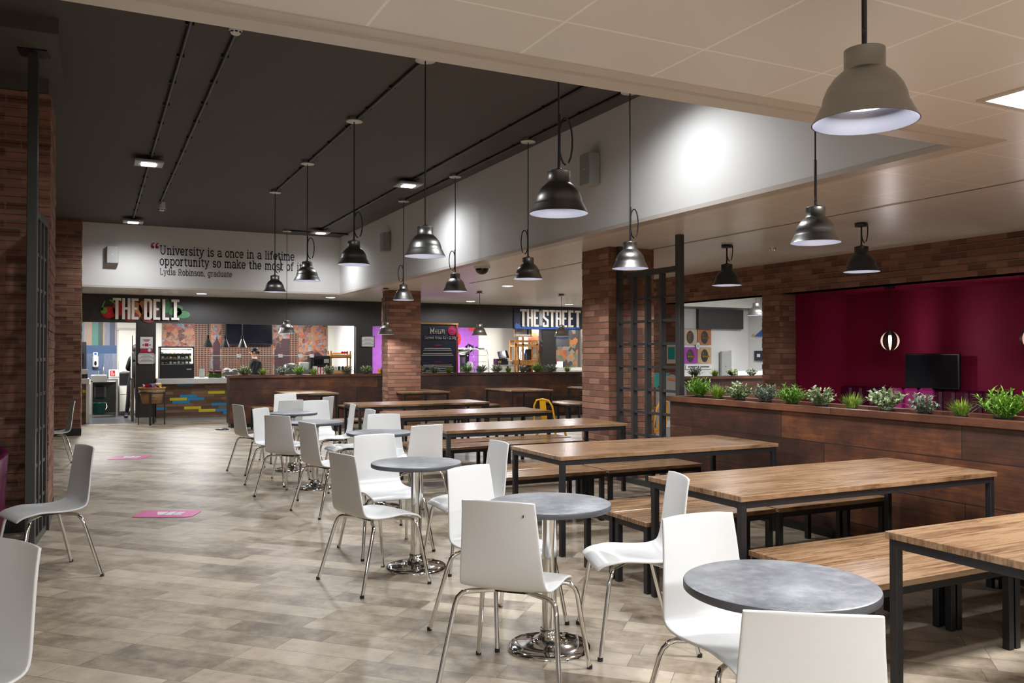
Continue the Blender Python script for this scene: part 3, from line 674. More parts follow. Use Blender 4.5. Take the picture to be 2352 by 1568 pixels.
# ================================================================== floor stickers
st = thing('floor_sticker', 'pink rounded floor sticker with white symbol, nearer one by the left chair', 'sticker', (.625, 8.52, .002), math.radians(-25), 'pink floor stickers')
MB().prism(rrect(-.275, .275, -.165, .165, .05), .002, 'z', 0).build('sticker_base', 'pink', st)
MB().prism([(-.13, .09), (-.02, .09), (-.02, -.06), (-.07, -.06)], .001, 'z', .002).prism([(-.01, .09), (.06, .09), (.06, -.08), (-.01, -.08)], .001, 'z', .002).prism([(.07, .08), (.14, .08), (.14, -.06), (.07, -.06)], .001, 'z', .002).build('symbol', 'paper', st)
MB().box(-.017, -.012, -.09, .09, .002, .0035).box(-.017, .063, -.085, -.079, .002, .0035).box(.063, .068, -.085, .09, .002, .0035).box(.07, .14, .005, .012, .002, .0035).build('symbol_outline', 'greyink', st)
dup(st, (.47, 13.38, .002), math.radians(-20), 'pink rounded floor sticker further away near the far left column', (.9, 1.5, 1))
# ================================================================== white shell chairs
def chair_proto():
    t = thing('cafe_chair', '-', 'chair', (0, 0, 0), 0, 'white shell chairs around the round tables')
    prof = [(-.262, .862), (-.2605, .855), (-.257, .838), (-.243, .76), (-.226, .66), (-.210, .57), (-.198, .51), (-.184, .475), (-.158, .452), (-.12, .443), (-.06, .440), (.02, .443), (.10, .452), (.16, .456), (.20, .449), (.228, .434), (.246, .415)]
    hw = [.167, .170, .171, .176, .184, .192, .199, .204, .208, .210, .212, .214, .214, .212, .209, .204, .197]
    SV = [-1, -.965, -.8, -.5, 0, .5, .8, .965, 1]; n = 9; tops = []; bots = []
    N = []
    for i in range(len(prof)):
        a = Vector(prof[max(i - 1, 0)]); b = Vector(prof[min(i + 1, len(prof) - 1)]); d = (b - a).normalized()
        N.append(Vector((-d.y, d.x)) if True else 0)
    for i, ((y, z), w) in enumerate(zip(prof, hw)):
        nx = N[i]                      # towards the sitter
        back = max(0, min(1, (z - .47) / .3))
        for j in range(n):
            s = SV[j]; c = s * s
            off = .020 * c * back + (.012 * c if z < .47 and y < .15 else 0)
            if y > .15: off -= .006 * c
            p = Vector((y, z)) + nx * off
            zz = p.y - (.014 * c * c if i == 0 else 0)
            tops.append((s * w, p.x + nx.x * .006, zz + nx.y * .006)); bots.append((s * w, p.x - nx.x * .006, zz - nx.y * .006))
    R = len(prof); F = []; L = R * n
    q = lambda i, j, k=0: k * L + i * n + j
    for i in range(R - 1):
        for j in range(n - 1):
            F.append((q(i, j), q(i + 1, j), q(i + 1, j + 1), q(i, j + 1))); F.append((q(i, j, 1), q(i, j + 1, 1), q(i + 1, j + 1, 1), q(i + 1, j, 1)))
        F.append((q(i, 0), q(i, 0, 1), q(i + 1, 0, 1), q(i + 1, 0))); F.append((q(i, n - 1), q(i + 1, n - 1), q(i + 1, n - 1, 1), q(i, n - 1, 1)))
    for j in range(n - 1):
        F.append((q(0, j), q(0, j + 1), q(0, j + 1, 1), q(0, j, 1))); F.append((q(R - 1, j), q(R - 1, j, 1), q(R - 1, j + 1, 1), q(R - 1, j + 1)))
    sh = MB(); sh.add(tops + bots, F, 0, True); o = sh.build('seat_shell', 'white_shell', t)
    md = o.modifiers.new('subd', 'SUBSURF'); md.levels = 1; md.render_levels = 1
    for sx in (-1, 1):
        for sy in (-1, 1):
            yb = .17 if sy > 0 else -.135; yf = .245 if sy > 0 else -.255
            p = [(sx * .285, yf, 0), (sx * .240, yb + sy * .02, .36), (sx * .231, yb + sy * .008, .395), (sx * .212, yb - sy * .003, .415), (sx * .185, yb - sy * .01, .422), (sx * .03, sy * .035, .424)]
            b = MB().tube(p, .0115, 10); lg = b.build('leg', 'chrome', t)
            MB().cyl(p[0][0], p[0][1], 0, .018, .0135, 10).build('foot_cap', 'plastic_black', lg)
    MB().bbox(-.075, .075, -.085, .085, .418, .433, .004).build('mounting_plate', 'black_steel', t)
    return t
# seat centre x, y, facing angle of each chair (0 = +x)
CH = [(-.45, 3.21, 214, 'white chair cut off at the bottom left corner, its backrest seen from the front'),
 (-.28, 6.52, 200, 'white chair at left in side view, facing the left photo edge, by the steel grid'),
 (-.49, 12.76, 188, 'small white chair half hidden behind the left brick column'),
 (1.74, 1.75, 55, 'largest white chair back at the bottom right, cutting off the nearest round table'),
 (2.15, 2.45, 268, 'white chair seen from the front, left of the nearest round table'),
 (1.75, 3.49, 44, 'white chair seen from behind with a small black mark, left of the middle round table'),
 (2.55, 3.70, 160, 'white chair in side view facing left between round table and oak benches'),
 (2.00, 4.19, 292, 'white chair facing the viewer behind the second nearest round table'),
 (2.41, 5.57, 178, 'white chair facing left, right of the third round table'),
 (1.66, 5.40, 14, 'white chair seen from behind left of the third round table'),
 (2.01, 6.23, 275, 'white chair seen from the front behind the third round table'),
 (2.62, 7.35, 104, 'white chair seen from behind just right of the fourth round table'),
 (2.01, 7.95, 14, 'white chair facing right on the left of the fourth round table'),
 (2.60, 9.38, 182, 'white chair whose slanted back shows behind the fourth round table, facing left'),
 (2.70, 8.40, 256, 'white chair facing the viewer behind the fourth round table'),
 (2.68, 10.42, 174, 'white chair facing left, right of the table pair at the far end'),
 (1.89, 9.06, 38, 'grey looking white chair back nearest in the far left cluster'),
 (1.93, 10.02, 318, 'bright white chair facing the viewer, behind the grey looking chair back'),
 (1.85, 11.08, 14, 'leftmost white chair of the far cluster, seen from behind'),
 (2.72, 13.35, 270, 'white chair highest in the far cluster, in front of the small oak table'),
 (2.41, 12.02, 97, 'shaded white chair back behind the farthest visible round table'),
 (2.69, 11.30, 262, 'bright white chair facing the viewer at the farthest visible round table'),
 (2.95, 12.62, 138, 'white chair at the right rear of the far cluster, seen from behind'),
 (2.93, 1.30, 150, 'white chair of which only the seat front shows at the bottom right edge')]
proto = chair_proto()
for i, (x, y, a, lab) in enumerate(CH):
    rz = math.radians(a - 90)
    if i == 0: proto.location = (x, y, 0); proto.rotation_euler = (0, 0, rz); proto['label'] = lab
    else:
        q = dup(proto, (x, y, 0), rz, lab)
        if 'small black mark' in lab: MB().box(.119, .122, -.2555, -.248, .795, .806).build('scuff_mark', 'plastic_black', q)

# ================================================================== round pedestal tables
def round_proto():
    t = thing('round_table', '-', 'table', (0, 0, 0), 0, 'round grey pedestal tables')
    MB().lathe([(.001, .74), (.308, .74), (.314, .737)], 64).lathe([(.314, .737), (.316, .733), (.316, .713), (.312, .710), (.001, .710)], 64, 1).build('tabletop', ['greytop', 'greyedge'], t)
    MB().lathe([(.17, .709), (.17, .70), (.06, .69), (.04, .675)], 24).build('top_plate', 'black_steel', t)
    MB().lathe([(.038, .10), (.038, .70)], 28).build('column', 'chrome', t)
    MB().lathe([(.001, .10), (.046, .10), (.048, .085), (.052, .07), (.066, .05), (.10, .036), (.15, .030), (.19, .026), (.205, .020), (.212, .010), (.213, 0)], 48).build('base', 'chrome', t)
    return t
rp = round_proto()
for i, (x, y, lab) in enumerate([(2.05, 2.13, 'nearest round grey table, at the bottom right of the photo'), (2.09, 3.79, 'round grey table second nearest, with a chrome base in full view'), (2.03, 5.61, 'third round grey table, its chrome column between two white chairs'),
        (2.49, 7.93, 'fourth round grey table, mostly hidden behind white chair backs'), (2.22, 9.44, 'round grey table fifth from the viewer, in the far cluster'), (2.29, 11.0, 'farthest visible round grey table, before the small oak tables')]):
    if i == 0: rp.location = (x, y, 0); rp['label'] = lab
    else: dup(rp, (x, y, 0), 0, lab)

# ================================================================== long oak tables and benches
def frame_table(name, lab, cat, L, D, Hh, grp, leg=.038, th=.03, inset=.012):
    t = thing(name, lab, cat, (0, 0, 0), 0, grp)
    MB().bbox(-L / 2, L / 2, -D / 2, D / 2, Hh - th, Hh, .002).build('tabletop' if cat == 'table' else 'seat', 'oak', t)
    x, y, z = L / 2 - inset, D / 2 - inset, Hh - th
    for sx in (-1, 1):
        for sy in (-1, 1):
            MB().bbox(min(sx * x, sx * (x - leg)), max(sx * x, sx * (x - leg)), min(sy * y, sy * (y - leg)), max(sy * y, sy * (y - leg)), 0, z, .002).build('leg', 'black_steel', t)
    r = MB()
    for sy in (-1, 1): r.box(-x + leg, x - leg, min(sy * y, sy * (y - leg)), max(sy * y, sy * (y - leg)), z - leg, z)
    for sx in (-1, 1): r.box(min(sx * x, sx * (x - leg)), max(sx * x, sx * (x - leg)), -y + leg, y - leg, z - leg, z)
    r.build('rail', 'black_steel', t)
    return t
LT = [(4.1, 2.12, 'nearest long oak table, cut off by the right photo edge'), (4.14, 3.90, 'second nearest long oak table, full length in view at right'), (4.14, 5.83, 'third long oak table, a bright lamp reflection near its left end'),
      (4.16, 8.12, 'fourth long oak table, passing behind the brick pillar, purple reflections'), (4.42, 10.28, 'fifth long oak table with the yellow chair at its right end'), (4.52, 12.45, 'farthest long oak table, before the small square tables')]
tp = None
for x, y, lab in LT:
    if tp is None: tp = frame_table('long_table', lab, 'table', 2.12, .84, .74, 'long oak tables'); tp.location = (x, y, 0)
    else: dup(tp, (x, y, 0), 0, lab)
bp = None
rows = [('in front of the second', 3.51, 2.90, 'near row', (3.67, 4.72)), ('in front of the second', 3.51, 3.30, 'far row', (3.67, 4.72)), ('between second and third', 0, 4.53, 'near row', (3.61, 4.70)), ('between second and third', 0, 4.925, 'far row', (3.61, 4.70)),
        ('between third and fourth', 0, 6.62, 'near row', (3.60, 4.69)), ('between third and fourth', 0, 7.03, 'far row', (3.60, 4.69)), ('between fourth and fifth', 0, 8.95, 'near row', (3.72, 4.81)), ('between fourth and fifth', 0, 9.42, 'far row', (3.78, 4.87)),
        ('between fifth and farthest', 0, 11.1, 'near row', (3.9, 4.99)), ('between fifth and farthest', 0, 11.55, 'far row', (3.95, 5.04)), ('behind the farthest', 0, 13.3, 'only row', (3.98, 5.07))]
for wh, _, y, rw, xs in rows:
    for x, side in zip(xs, ('left', 'right')):
        lab = f'oak bench, {side} one of the {rw} {wh} long table' + ('s' if 'between' in wh else '')
        if bp is None: bp = frame_table('bench', lab, 'bench', 1.06, .385, .45, 'oak benches'); bp.location = (x, y, 0)
        else: dup(bp, (x, y, 0), 0, lab)
# small tables along the far planter
sp = None
for x, y, lab in [(3.75, 16.75, 'small oak table at the far planter, behind the white chair cluster'), (5.92, 16.4, 'small oak table below the menu board side of the brick pillar'), (8.18, 16.2, 'small oak table at the far planter under the till'), (10.2, 16.1, 'small oak table at the far planter, cut by the near brick pillar')]:
    if sp is None: sp = frame_table('square_table', lab, 'table', .98, 1.3, .74, 'small oak tables at the far planter'); sp.location = (x, y, 0)
    else: dup(sp, (x, y, 0), 0, lab)
b2 = None
for x, y, lab in [(2.95, 16.7, 'short oak bench left of the small table behind the chair cluster'), (4.62, 16.5, 'short oak bench right of the small table behind the chair cluster'), (6.78, 16.0, 'short oak bench right of the small table by the far brick pillar'), (7.35, 16.3, 'short oak bench left of the small table under the till'), (8.98, 15.8, 'short oak bench beside the yellow chair back'), (9.45, 15.9, 'short oak bench just left of the near brick pillar')]:
    if b2 is None: b2 = frame_table('short_bench', lab, 'bench', .36, 1.15, .45, 'short benches at the far planter'); b2.location = (x, y, 0)
    else: dup(b2, (x, y, 0), 0, lab)

# ================================================================== planters
def planter(lab, x0, x1, y0, y1, H, gap_axis):
    t = thing('planter', lab, 'planter', (x0, y0, 0))
    a, b = x1 - x0, y1 - y0
    MB().box(.03, a - .03, .03, b - .03, .08, H - .05).build('board_panel', 'board', t)
    MB().box(.06, a - .06, .06, b - .06, 0, .08).build('plinth', 'plastic_black', t)
    w = .10
    MB().box(0, a, 0, w, H - .05, H).box(0, a, b - w, b, H - .05, H).box(0, w, w, b - w, H - .05, H).box(a - w, a, w, b - w, H - .05, H).build('rim', 'rim', t)
    MB().box(w, a - w, w, b - w, H - .05, H - .045).build('soil', 'soil', t)
    return t
planter('long dark timber planter across the far seating, topped with plants', 2.42, 10.9, 17.72, 18.22, 1.055, 'x')
planter('dark timber planter at right beside the long tables, topped with plants', 5.32, 5.86, 1.2, 7.14, 1.06, 'y')
planter('black planter seen through the right brick opening', 10.0, 12.9, 13.0, 13.45, 1.05, 'x')
# potted plants
def leaf(mb, p, d, L, w, bend=.3, n=3, mi=0):
    p = Vector(p); d = Vector(d).normalized(); s = d.cross(Vector((0, 0, 1)))
    if s.length < .1: s = Vector((1, 0, 0))
    s.normalize(); vs = []; F = []
    for i in range(n + 1):
        t = i / n; ww = w * (1 - t ** 2 * .95) * (.55 + .45 * min(1, t * 3)) if n > 1 else w
        c = p + d * (L * t) + Vector((0, 0, -bend * L * t * t))
        vs += [c - s * ww / 2, c + s * ww / 2]
        if i: F.append((2 * i - 2, 2 * i - 1, 2 * i + 1, 2 * i))
    mb.add(vs, F, mi, True)
def plant_proto(kind, seed):
    random.seed(seed); t = thing('potted_plant', '-', 'plant', (0, 0, 0), 0, 'plants in the planters')
    MB().cyl(0, 0, -.028, .02, .05, 16, 0, .056).build('pot', 'plastic_black', t)
    b = MB()
    if kind == 'grass':
        for i in range(260):
            a = random.uniform(0, 2 * PI); e = random.uniform(.75, 1.5); r = random.uniform(0, .045)
            leaf(b, (r * math.cos(a), r * math.sin(a), .01), (math.cos(a) * math.cos(e), math.sin(a) * math.cos(e), math.sin(e)), random.uniform(.12, .21), .0075, random.uniform(.05, .35))
        mt = 'leaf_grass'
    else:
        cfg = {'pale': (46, .155, 14, .034, .026, 'leaf_pale'), 'green': (60, .17, 14, .05, .012, 'leaf_green'), 'sage': (44, .145, 13, .036, .022, 'leaf_sage')}[kind]
        ns, hh, nl, ll, lw, mt = cfg
        for i in range(ns):
            a = random.uniform(0, 2 * PI); e = random.uniform(.5, 1.5); L = hh * random.uniform(.65, 1.12)
            d = Vector((math.cos(a) * math.cos(e), math.sin(a) * math.cos(e), math.sin(e)))
            p0 = Vector((.02 * math.cos(a), .02 * math.sin(a), .01)); b.tube([p0, p0 + d * L], .0018, 3, 0, False)
            for j in range(nl):
                q = p0 + d * L * (.25 + .75 * (j + .5) / nl); aa = random.uniform(0, 2 * PI); ee = random.uniform(-.2, .9)
                leaf(b, q, Vector((math.cos(aa) * math.cos(ee), math.sin(aa) * math.cos(ee), math.sin(ee))) + d * .5, ll * random.uniform(.7, 1.2), lw * random.uniform(.8, 1.2), .2, 2)
    b.build('foliage', mt, t)
    return t
PK = {}
WORDS = {'grass': 'spiky grass plant', 'pale': 'pale variegated leafy plant', 'green': 'bright green feathery plant', 'sage': 'grey green leafy plant'}
ORD = 'first second third fourth fifth sixth seventh eighth ninth tenth eleventh twelfth thirteenth fourteenth fifteenth sixteenth seventeenth eighteenth nineteenth twentieth twentyfirst'.split()
def plant(kind, x, y, z, sc, rz, lab):
    if kind not in PK:
        PK[kind] = plant_proto(kind, len(PK) + 3); o = PK[kind]; o.location = (x, y, z); o.scale = (sc,) * 3; o.rotation_euler = (0, 0, rz); o['label'] = lab
    else: dup(PK[kind], (x, y, z), rz, lab, sc)
random.seed(11)
for i, (k, y, w) in enumerate([('green', 6.89, .265), ('grass', 6.58, .19), ('pale', 6.28, .24), ('sage', 5.93, .24), ('green', 5.60, .22), ('pale', 5.26, .23), ('grass', 4.94, .17), ('pale', 4.60, .255), ('sage', 4.27, .22), ('grass', 3.97, .17), ('green', 3.66, .265)]):
    plant(k, 5.54, y, 1.044, w / (.232 if k != 'grass' else .215), random.uniform(0, 6), f'{WORDS[k]}, {ORD[i]} from the left on the right planter')
FX = [2.78, 3.14, 3.52, 3.89, 4.19, 4.53, 4.91, 5.33, 5.72, 6.08, 6.53, 6.93, 7.29, 7.74, 8.1, 8.49, 8.81, 9.19, 9.59, 9.95, 10.42]
FK = ['pale', 'grass', 'sage', 'green', 'grass', 'pale', 'sage', 'pale', 'grass', 'green', 'pale', 'sage', 'grass', 'green', 'sage', 'pale', 'grass', 'sage', 'green', 'pale', 'grass']
for i, (x, k) in enumerate(zip(FX, FK)):
    plant(k, x, 17.97, 1.039, 1.15 if k != 'grass' else .95, random.uniform(0, 6), f'{WORDS[k]}, {ORD[i]} from the left on the far planter')
for i, (k, x) in enumerate([('sage', 10.55), ('grass', 11.05), ('pale', 11.5), ('sage', 12.0), ('grass', 12.45)]):
    plant(k, x, 13.22, 1.034, 1.25 if i == 0 else .95, random.uniform(0, 6), f'{WORDS[k]}, {ORD[i]} from the left on the black planter in the opening')

# ================================================================== steel grid screens
def grid_screen(lab, px, y0, y1, ztop, hpost, ncol, rows, side, foot):
    """post at (px, y0), grid running along y to the brick at y1"""
    t = thing('grid_screen', lab, 'screen', (px, y0, 0), math.radians(-4.5) if side < 0 else 0, 'charcoal steel grid screens')
    MB().bbox(-.035, .035, -.035, .035, 0, hpost, .004).build('post', 'grey_steel', t)
    if side < 0: MB().box(-.10, .10, -.10, .10, hpost - .012, hpost).build('head_plate', 'black_steel', t)
    d = y1 - y0
    MB().box(-.03, .03, d - .05, d, 0, hpost if foot else ztop).build('end_post', 'grey_steel', t)
    MB().box(-.03, .03, .035, d - .05, ztop - .06, ztop).build('top_rail', 'grey_steel', t)
    MB().box(-.03, .03, .035, d - .05, .0, .06).build('bottom_rail', 'grey_steel', t)
    for i in range(ncol):
        y = .035 + (d - .085) * (i + 1) / (ncol + 1)
        MB().box(-.03, .03, y - .022, y + .022, .06, ztop - .06).build('upright', 'grey_steel', t)
    for i in range(rows):
        z = .06 + (ztop - .12) * (i + 1) / (rows + 1)
        MB().box(-.022, .022, .035, d - .05, z - .014, z + .014).build('crossbar', 'grey_steel', t)
grid_screen('charcoal steel grid screen between brick pillar and the right planter', 5.60, 7.27, 8.44, 2.44, ZS, 3, 8, 1, True)
grid_screen('charcoal steel grid screen with tall post before the left brick column', -.435, 7.5, 8.16, 2.62, 3.84, 2, 8, -1, False)
# ================================================================== yellow metal chairs
def yellow_proto():
    t = thing('metal_chair', 'yellow metal chair with open hoop back beside the brick pillar', 'chair', (5.87, 10.58, 0), math.radians(-60), 'yellow metal chairs')
    MB().prism(rrect(-.18, .18, -.17, .19, .05), .012, 'z', .45).prism(rrect(-.17, .17, -.16, .18, .05), .03, 'z', .42).build('seat', 'yellow', t)
    pts = [(-.175, -.17, .45), (-.165, -.20, .62), (-.15, -.225, .76), (-.10, -.24, .84), (0, -.245, .86), (.10, -.24, .84), (.15, -.225, .76), (.165, -.20, .62), (.175, -.17, .45)]
    MB().tube(pts, .013, 8).build('back_hoop', 'yellow', t)
    MB().add([(-.05, -.165, .45), (.05, -.165, .45), (.05, -.215, .68), (.05, -.24, .845), (-.05, -.24, .845), (-.05, -.215, .68), (-.05, -.171, .45), (.05, -.171, .45), (.05, -.221, .68), (.05, -.246, .845), (-.05, -.246, .845), (-.05, -.221, .68)],
             [(0, 1, 2, 5), (5, 2, 3, 4), (7, 6, 11, 8), (8, 11, 10, 9), (0, 5, 11, 6), (5, 4, 10, 11), (1, 7, 8, 2), (2, 8, 9, 3)]).build('back_splat', 'yellow', t)
    for sx in (-1, 1):
        for sy in (-1, 1): MB().tube([(sx * .14, sy * .13, .42), (sx * .20, sy * .20, 0)], [.018, .012], 8).build('leg', 'yellow', t)
    return t
yp = yellow_proto()
dup(yp, (6.86, 9.62, 0), math.radians(25), 'yellow metal chair glimpsed through the grid screen')
# grey rounded kiosk behind the screen
t = thing('kiosk', 'grey rounded kiosk with teal end seen through the steel grid', 'kiosk', (7.98, 10.6, 0), math.radians(-30))
MB().prism([(-.20, 0), (.22, 0), (.22, .92), (.20, 1.02), (.14, 1.12), (.02, 1.18), (-.08, 1.16), (-.16, 1.06), (-.20, .95)], .4, 'y', -.2).build('body', 'plastic_grey', t)
MB().box(-.20, .22, -.215, -.2, .38, .48).build('white_band', 'plastic_white', t)
MB().prism([(-.06, 1.10), (.10, 1.08), (.17, 1.00), (.19, 1.01), (.12, 1.11), (-.06, 1.135)], .02, 'y', -.22).build('orange_strip', 'orange', t)
MB().prism([(-.24, .98), (-.21, .98), (-.10, 1.14), (-.02, 1.20), (-.24, 1.20)], .3, 'y', -.14).build('teal_end', 'teal', t)
t = thing('notice', 'green and white notice on the brick reveal behind the steel grid', 'notice', (8.75, 11.598, 1.5), 0)
MB().box(-.09, .09, -.006, .006, -.17, .17).build('sheet', 'paper', t)
MB().box(-.07, .07, -.01, -.006, -.10, .11).build('green_panel', 'teal', t)

# ================================================================== maroon alcove
t = thing('television', 'black television on the maroon alcove wall', 'television', (9.80, 7.43, 1.27), -PI / 2 + math.radians(6))
MB().bbox(-.37, .37, -.03, .03, -.23, .23, .008).build('case', 'plastic_black', t)
MB().box(-.35, .35, -.034, -.03, -.21, .21).build('screen', 'screen', t)
MB().box(-.1, .1, .03, .17, -.1, .1).build('bracket', 'plastic_black', t)
def globe(x, y, lab, top, p=None):
    t = thing('globe_pendant', lab, 'pendant lamp', (x, y, 2.36), 0, 'slatted globe lamps in the alcove')
    MB().cyl(0, 0, -.03, 0, .06).build('ceiling_rose', 'lamp_black', t)
    MB().tube([(0, 0, -.03), (0, 0, -top + .13)], .004, 6).build('cord', 'cable', t)
    R = .125
    for i in range(7):
        a = math.radians(245.2) + 2 * PI * i / 7; b = MB(); b.mtx = Matrix.Translation((0, 0, -top)) @ Matrix.Rotation(a, 4, 'Z'); vs = []; F = []; E_ = []
        for k in range(15):
            th = -PI / 2 + PI * k / 14; w = .036 * (.12 + .88 * math.cos(th))
            for r in (R, R - .005):
                for s in (-1, 1): vs.append((r * math.cos(th), s * w, r * math.sin(th)))
        for k in range(14):
            q = k * 4; F += [(q, q + 1, q + 5, q + 4), (q + 2, q + 6, q + 7, q + 3)]; E_ += [(q, q + 4, q + 6, q + 2), (q + 1, q + 3, q + 7, q + 5)]
        b.add(vs, F, 0, True).add(vs, E_, 1); b.build('slat', ['veneer', 'veneer_edge'], t)
    MB().cyl(0, 0, -top + .07, -top + .13, .02).build('lamp_holder', 'lamp_black', t)
    MB().ball((0, 0, -top + .035), (.026, .026, .042)).build('bulb', 'led', t)
    light('POINT', 'globe_light', (0, 0, -top - .015), 9.0, (1, .9, .88), t, size=.03)
globe(9.12, 7.52, 'slatted globe lamp left of the television in the maroon alcove', .70)
globe(9.02, 5.62, 'slatted globe lamp cut off by the right photo edge', .70)
t = thing('banquette', 'tufted plum banquette along the alcove back wall below the television', 'sofa', (9.99, 6.42, 0))
MB().bbox(-.55, -.02, 0, 2.55, .12, .45, .03).build('seat', 'plum', t)
MB().box(-.5, -.05, .05, 2.5, 0, .12).build('plinth', 'plastic_black', t)
for i in range(14):
    MB().bbox(-.16, -.01, i * .182 + .003, (i + 1) * .182 - .003, .45, 1.03, .03).build('back_cushion', 'plum', t)
t = thing('booth_chair', 'magenta high backed seat showing behind the plants of the right planter', 'chair', (9.02, 7.2, 0), math.radians(-38))
MB().bbox(-.26, .26, -.25, .25, .14, .44, .03).build('seat', 'magenta', t)
for i in range(3): MB().bbox(-.26 + i * .174, -.09 + i * .174, -.27, -.16, .40, 1.08, .03).build('back_cushion', 'magenta', t)
for sx in (-.2, .2):
    for sy in (-.2, .2): MB().cyl(sx, sy, 0, .15, .018, 10).build('leg', 'plastic_black', t)
def tub(x, y, rz, lab, mat):
    t = thing('tub_chair', lab, 'armchair', (x, y, 0), rz, 'tub armchairs')
    b = MB(); n_ = 18; vs = []; F = []
    for i in range(n_ + 1):
        a = math.radians(-20 + 220 * i / n_)
        h = .70 + .10 * math.sin(max(0, min(PI, (i / n_) * PI)))
        for r, z in ((.30, .40), (.30, h - .02), (.325, h), (.36, h - .02), (.33, .16)): vs.append((r * math.cos(a), r * math.sin(a), z))
    for i in range(n_):
        for k in range(4): F.append((i * 5 + k, i * 5 + k + 1, i * 5 + k + 6, i * 5 + k + 5))
    F += [(0, 4, 3, 2, 1), tuple(n_ * 5 + k for k in range(5))]
    b.add(vs, F, 0, True).build('back', mat, t)
    MB().cyl(0, -.02, .16, .43, .30, 28).build('seat', mat, t)
    for sx in (-1, 1):
        for sy in (-1, 1): MB().cyl(sx * .2, sy * .2, 0, .17, .016, 10).build('leg', 'plastic_black', t)
    return t
tub(-.94, 7.5, math.radians(-20), 'dark magenta tub armchair at the left photo edge', 'plum')

# ================================================================== white room behind the right opening
t = thing('fascia_board', 'black fascia panel high on the white room wall', 'panel', (12.6, 14.98, 2.27))
MB().box(-.64, .64, -.12, .0, -.22, .22).build('front', 'fascia', t); MB().box(-1.1, -.64, -.04, 0, -.22, .22).build('grey_end', 'plastic_grey', t)
PC = [('beige', (.50, .42, .33)), ('rust', (.42, .17, .07)), ('purple', (.36, .04, .38)), ('sand', (.52, .36, .18))]
for (nm, c_), x, z, lab in zip(PC, (11.82, 12.22, 11.82, 12.22), (1.87, 1.87, 1.46, 1.46), ('beige upper left poster with a black oval in the white room', 'rust upper right poster with a black oval in the white room', 'purple lower left poster with a black oval in the white room', 'sandy lower right poster with a black oval in the white room')):
    M['poster_' + nm] = plain('poster_' + nm, c_, .6, var=.5, scale=6)
    t = thing('poster', lab, 'poster', (x, 14.99, z), 0, 'posters with black ovals')
    MB().box(-.19, .19, -.01, .0, -.18, .18).build('sheet', 'poster_' + nm, t)
    MB().prism(ellipse(0, -.01, .10, .145), .003, 'y', -.013).build('oval', 'plastic_black', t)
    b = MB()
    if z > 1.7 and x < 12: [write(b, s_, -.055, dz, .03, -.018, 1.2, .004) for s_, dz in (('1230', .06), ('230', .01), ('330', -.05), ('530', -.10))]
    else: [write(b, s_, -.06, dz, .034, -.018, 1.2, .004) for s_, dz in (('130', .03), ('1130-230', -.04))]
    b.build('lettering', 'yellow', t)
t = thing('round_notice', 'small white oval sign where the four posters meet', 'sign', (12.02, 14.985, 1.67))
MB().prism(ellipse(0, 0, .055, .075), .012, 'y', -.03).build('disc', 'paper', t); MB().box(-.03, .03, -.034, -.03, .01, .02).box(-.03, .03, -.034, -.03, -.025, -.015).build('print', 'navy', t)
t = thing('notice_strip', 'long white notice strip below the posters', 'notice', (12.06, 14.985, 1.20))
MB().box(-.36, .36, -.012, 0, -.05, .05).build('sheet', 'paper', t); MB().box(-.30, -.06, -.016, -.012, -.01, .02).box(-.03, .0, -.016, -.012, -.025, .025).box(.03, .28, -.016, -.012, -.01, .015).build('print', 'navy', t)
t = thing('grey_door_panel', 'grey narrow door panel leaning at the white wall', 'panel', (12.75, 14.9, 0))
MB().box(-.13, .13, -.03, .03, 0, 1.55).build('panel', 'plastic_grey', t); MB().box(.13, .18, -.05, .05, 0, 1.57).build('white_edge', 'plastic_white', t); MB().cyl(-.02, -.04, 1.2, 1.225, .01, 8).build('knob', 'steel', t)
t = thing('ledge', 'white ledge behind the plants in the opening', 'ledge', (12.6, 13.8, 0))
MB().box(-.55, .7, -.1, .1, 0, 1.13).build('front', 'plastic_white', t)
t = thing('sign', 'dark blue sign at the edge of the right opening', 'sign', (13.47, 14.6, 1.45), -PI / 2)
MB().box(-.15, .15, -.015, 0, -.11, .11).build('plate', 'navy', t); MB().box(-.06, .04, -.019, -.015, -.03, .04).build('print', 'paper', t)
t = thing('arrow_sign', 'blue and yellow arrow sign at the right opening edge', 'sign', (13.47, 14.55, 1.95), -PI / 2)
MB().prism([(-.2, -.06), (.2, -.06), (.2, .12), (.1, .12)], .012, 'y', -.015).build('arrow', 'blue', t); MB().box(-.24, -.2, -.015, -.003, -.05, .0).build('tip', 'yellow', t)
dup(pan, (12.0, 12.1, ZS), 0, 'added unseen LED panel brightening the white room behind the right opening')  # panel and lamp added out of view to brighten the white room

# ================================================================== deli counter
t = thing('counter', 'deli counter of reclaimed timber with blue and yellow blocks, white top', 'counter', (1.22, 19.86, 0), 0, 'timber block counters')
MB().box(0, 4.46, .06, .7, .10, .83).build('front_panel', 'counter', t); MB().box(0, 4.46, .09, .68, 0, .10).build('plinth', 'plastic_grey', t)
MB().bbox(-.005, 4.455, -.02, .95, .83, .945, .008).build('worktop', 'plastic_white', t)
t = thing('counter', 'left counter end of reclaimed timber beside the brick column', 'counter', (-1.98, 20.16, 0), 0, 'timber block counters')
MB().box(0, 1.83, .02, .7, 0, .85).build('front_panel', 'counter', t); MB().box(1.83, 1.90, .0, .7, 0, .85).build('end_panel', 'plastic_white', t); MB().bbox(0, 1.89, -.02, .72, .85, .96, .006).build('worktop', 'plastic_white', t)
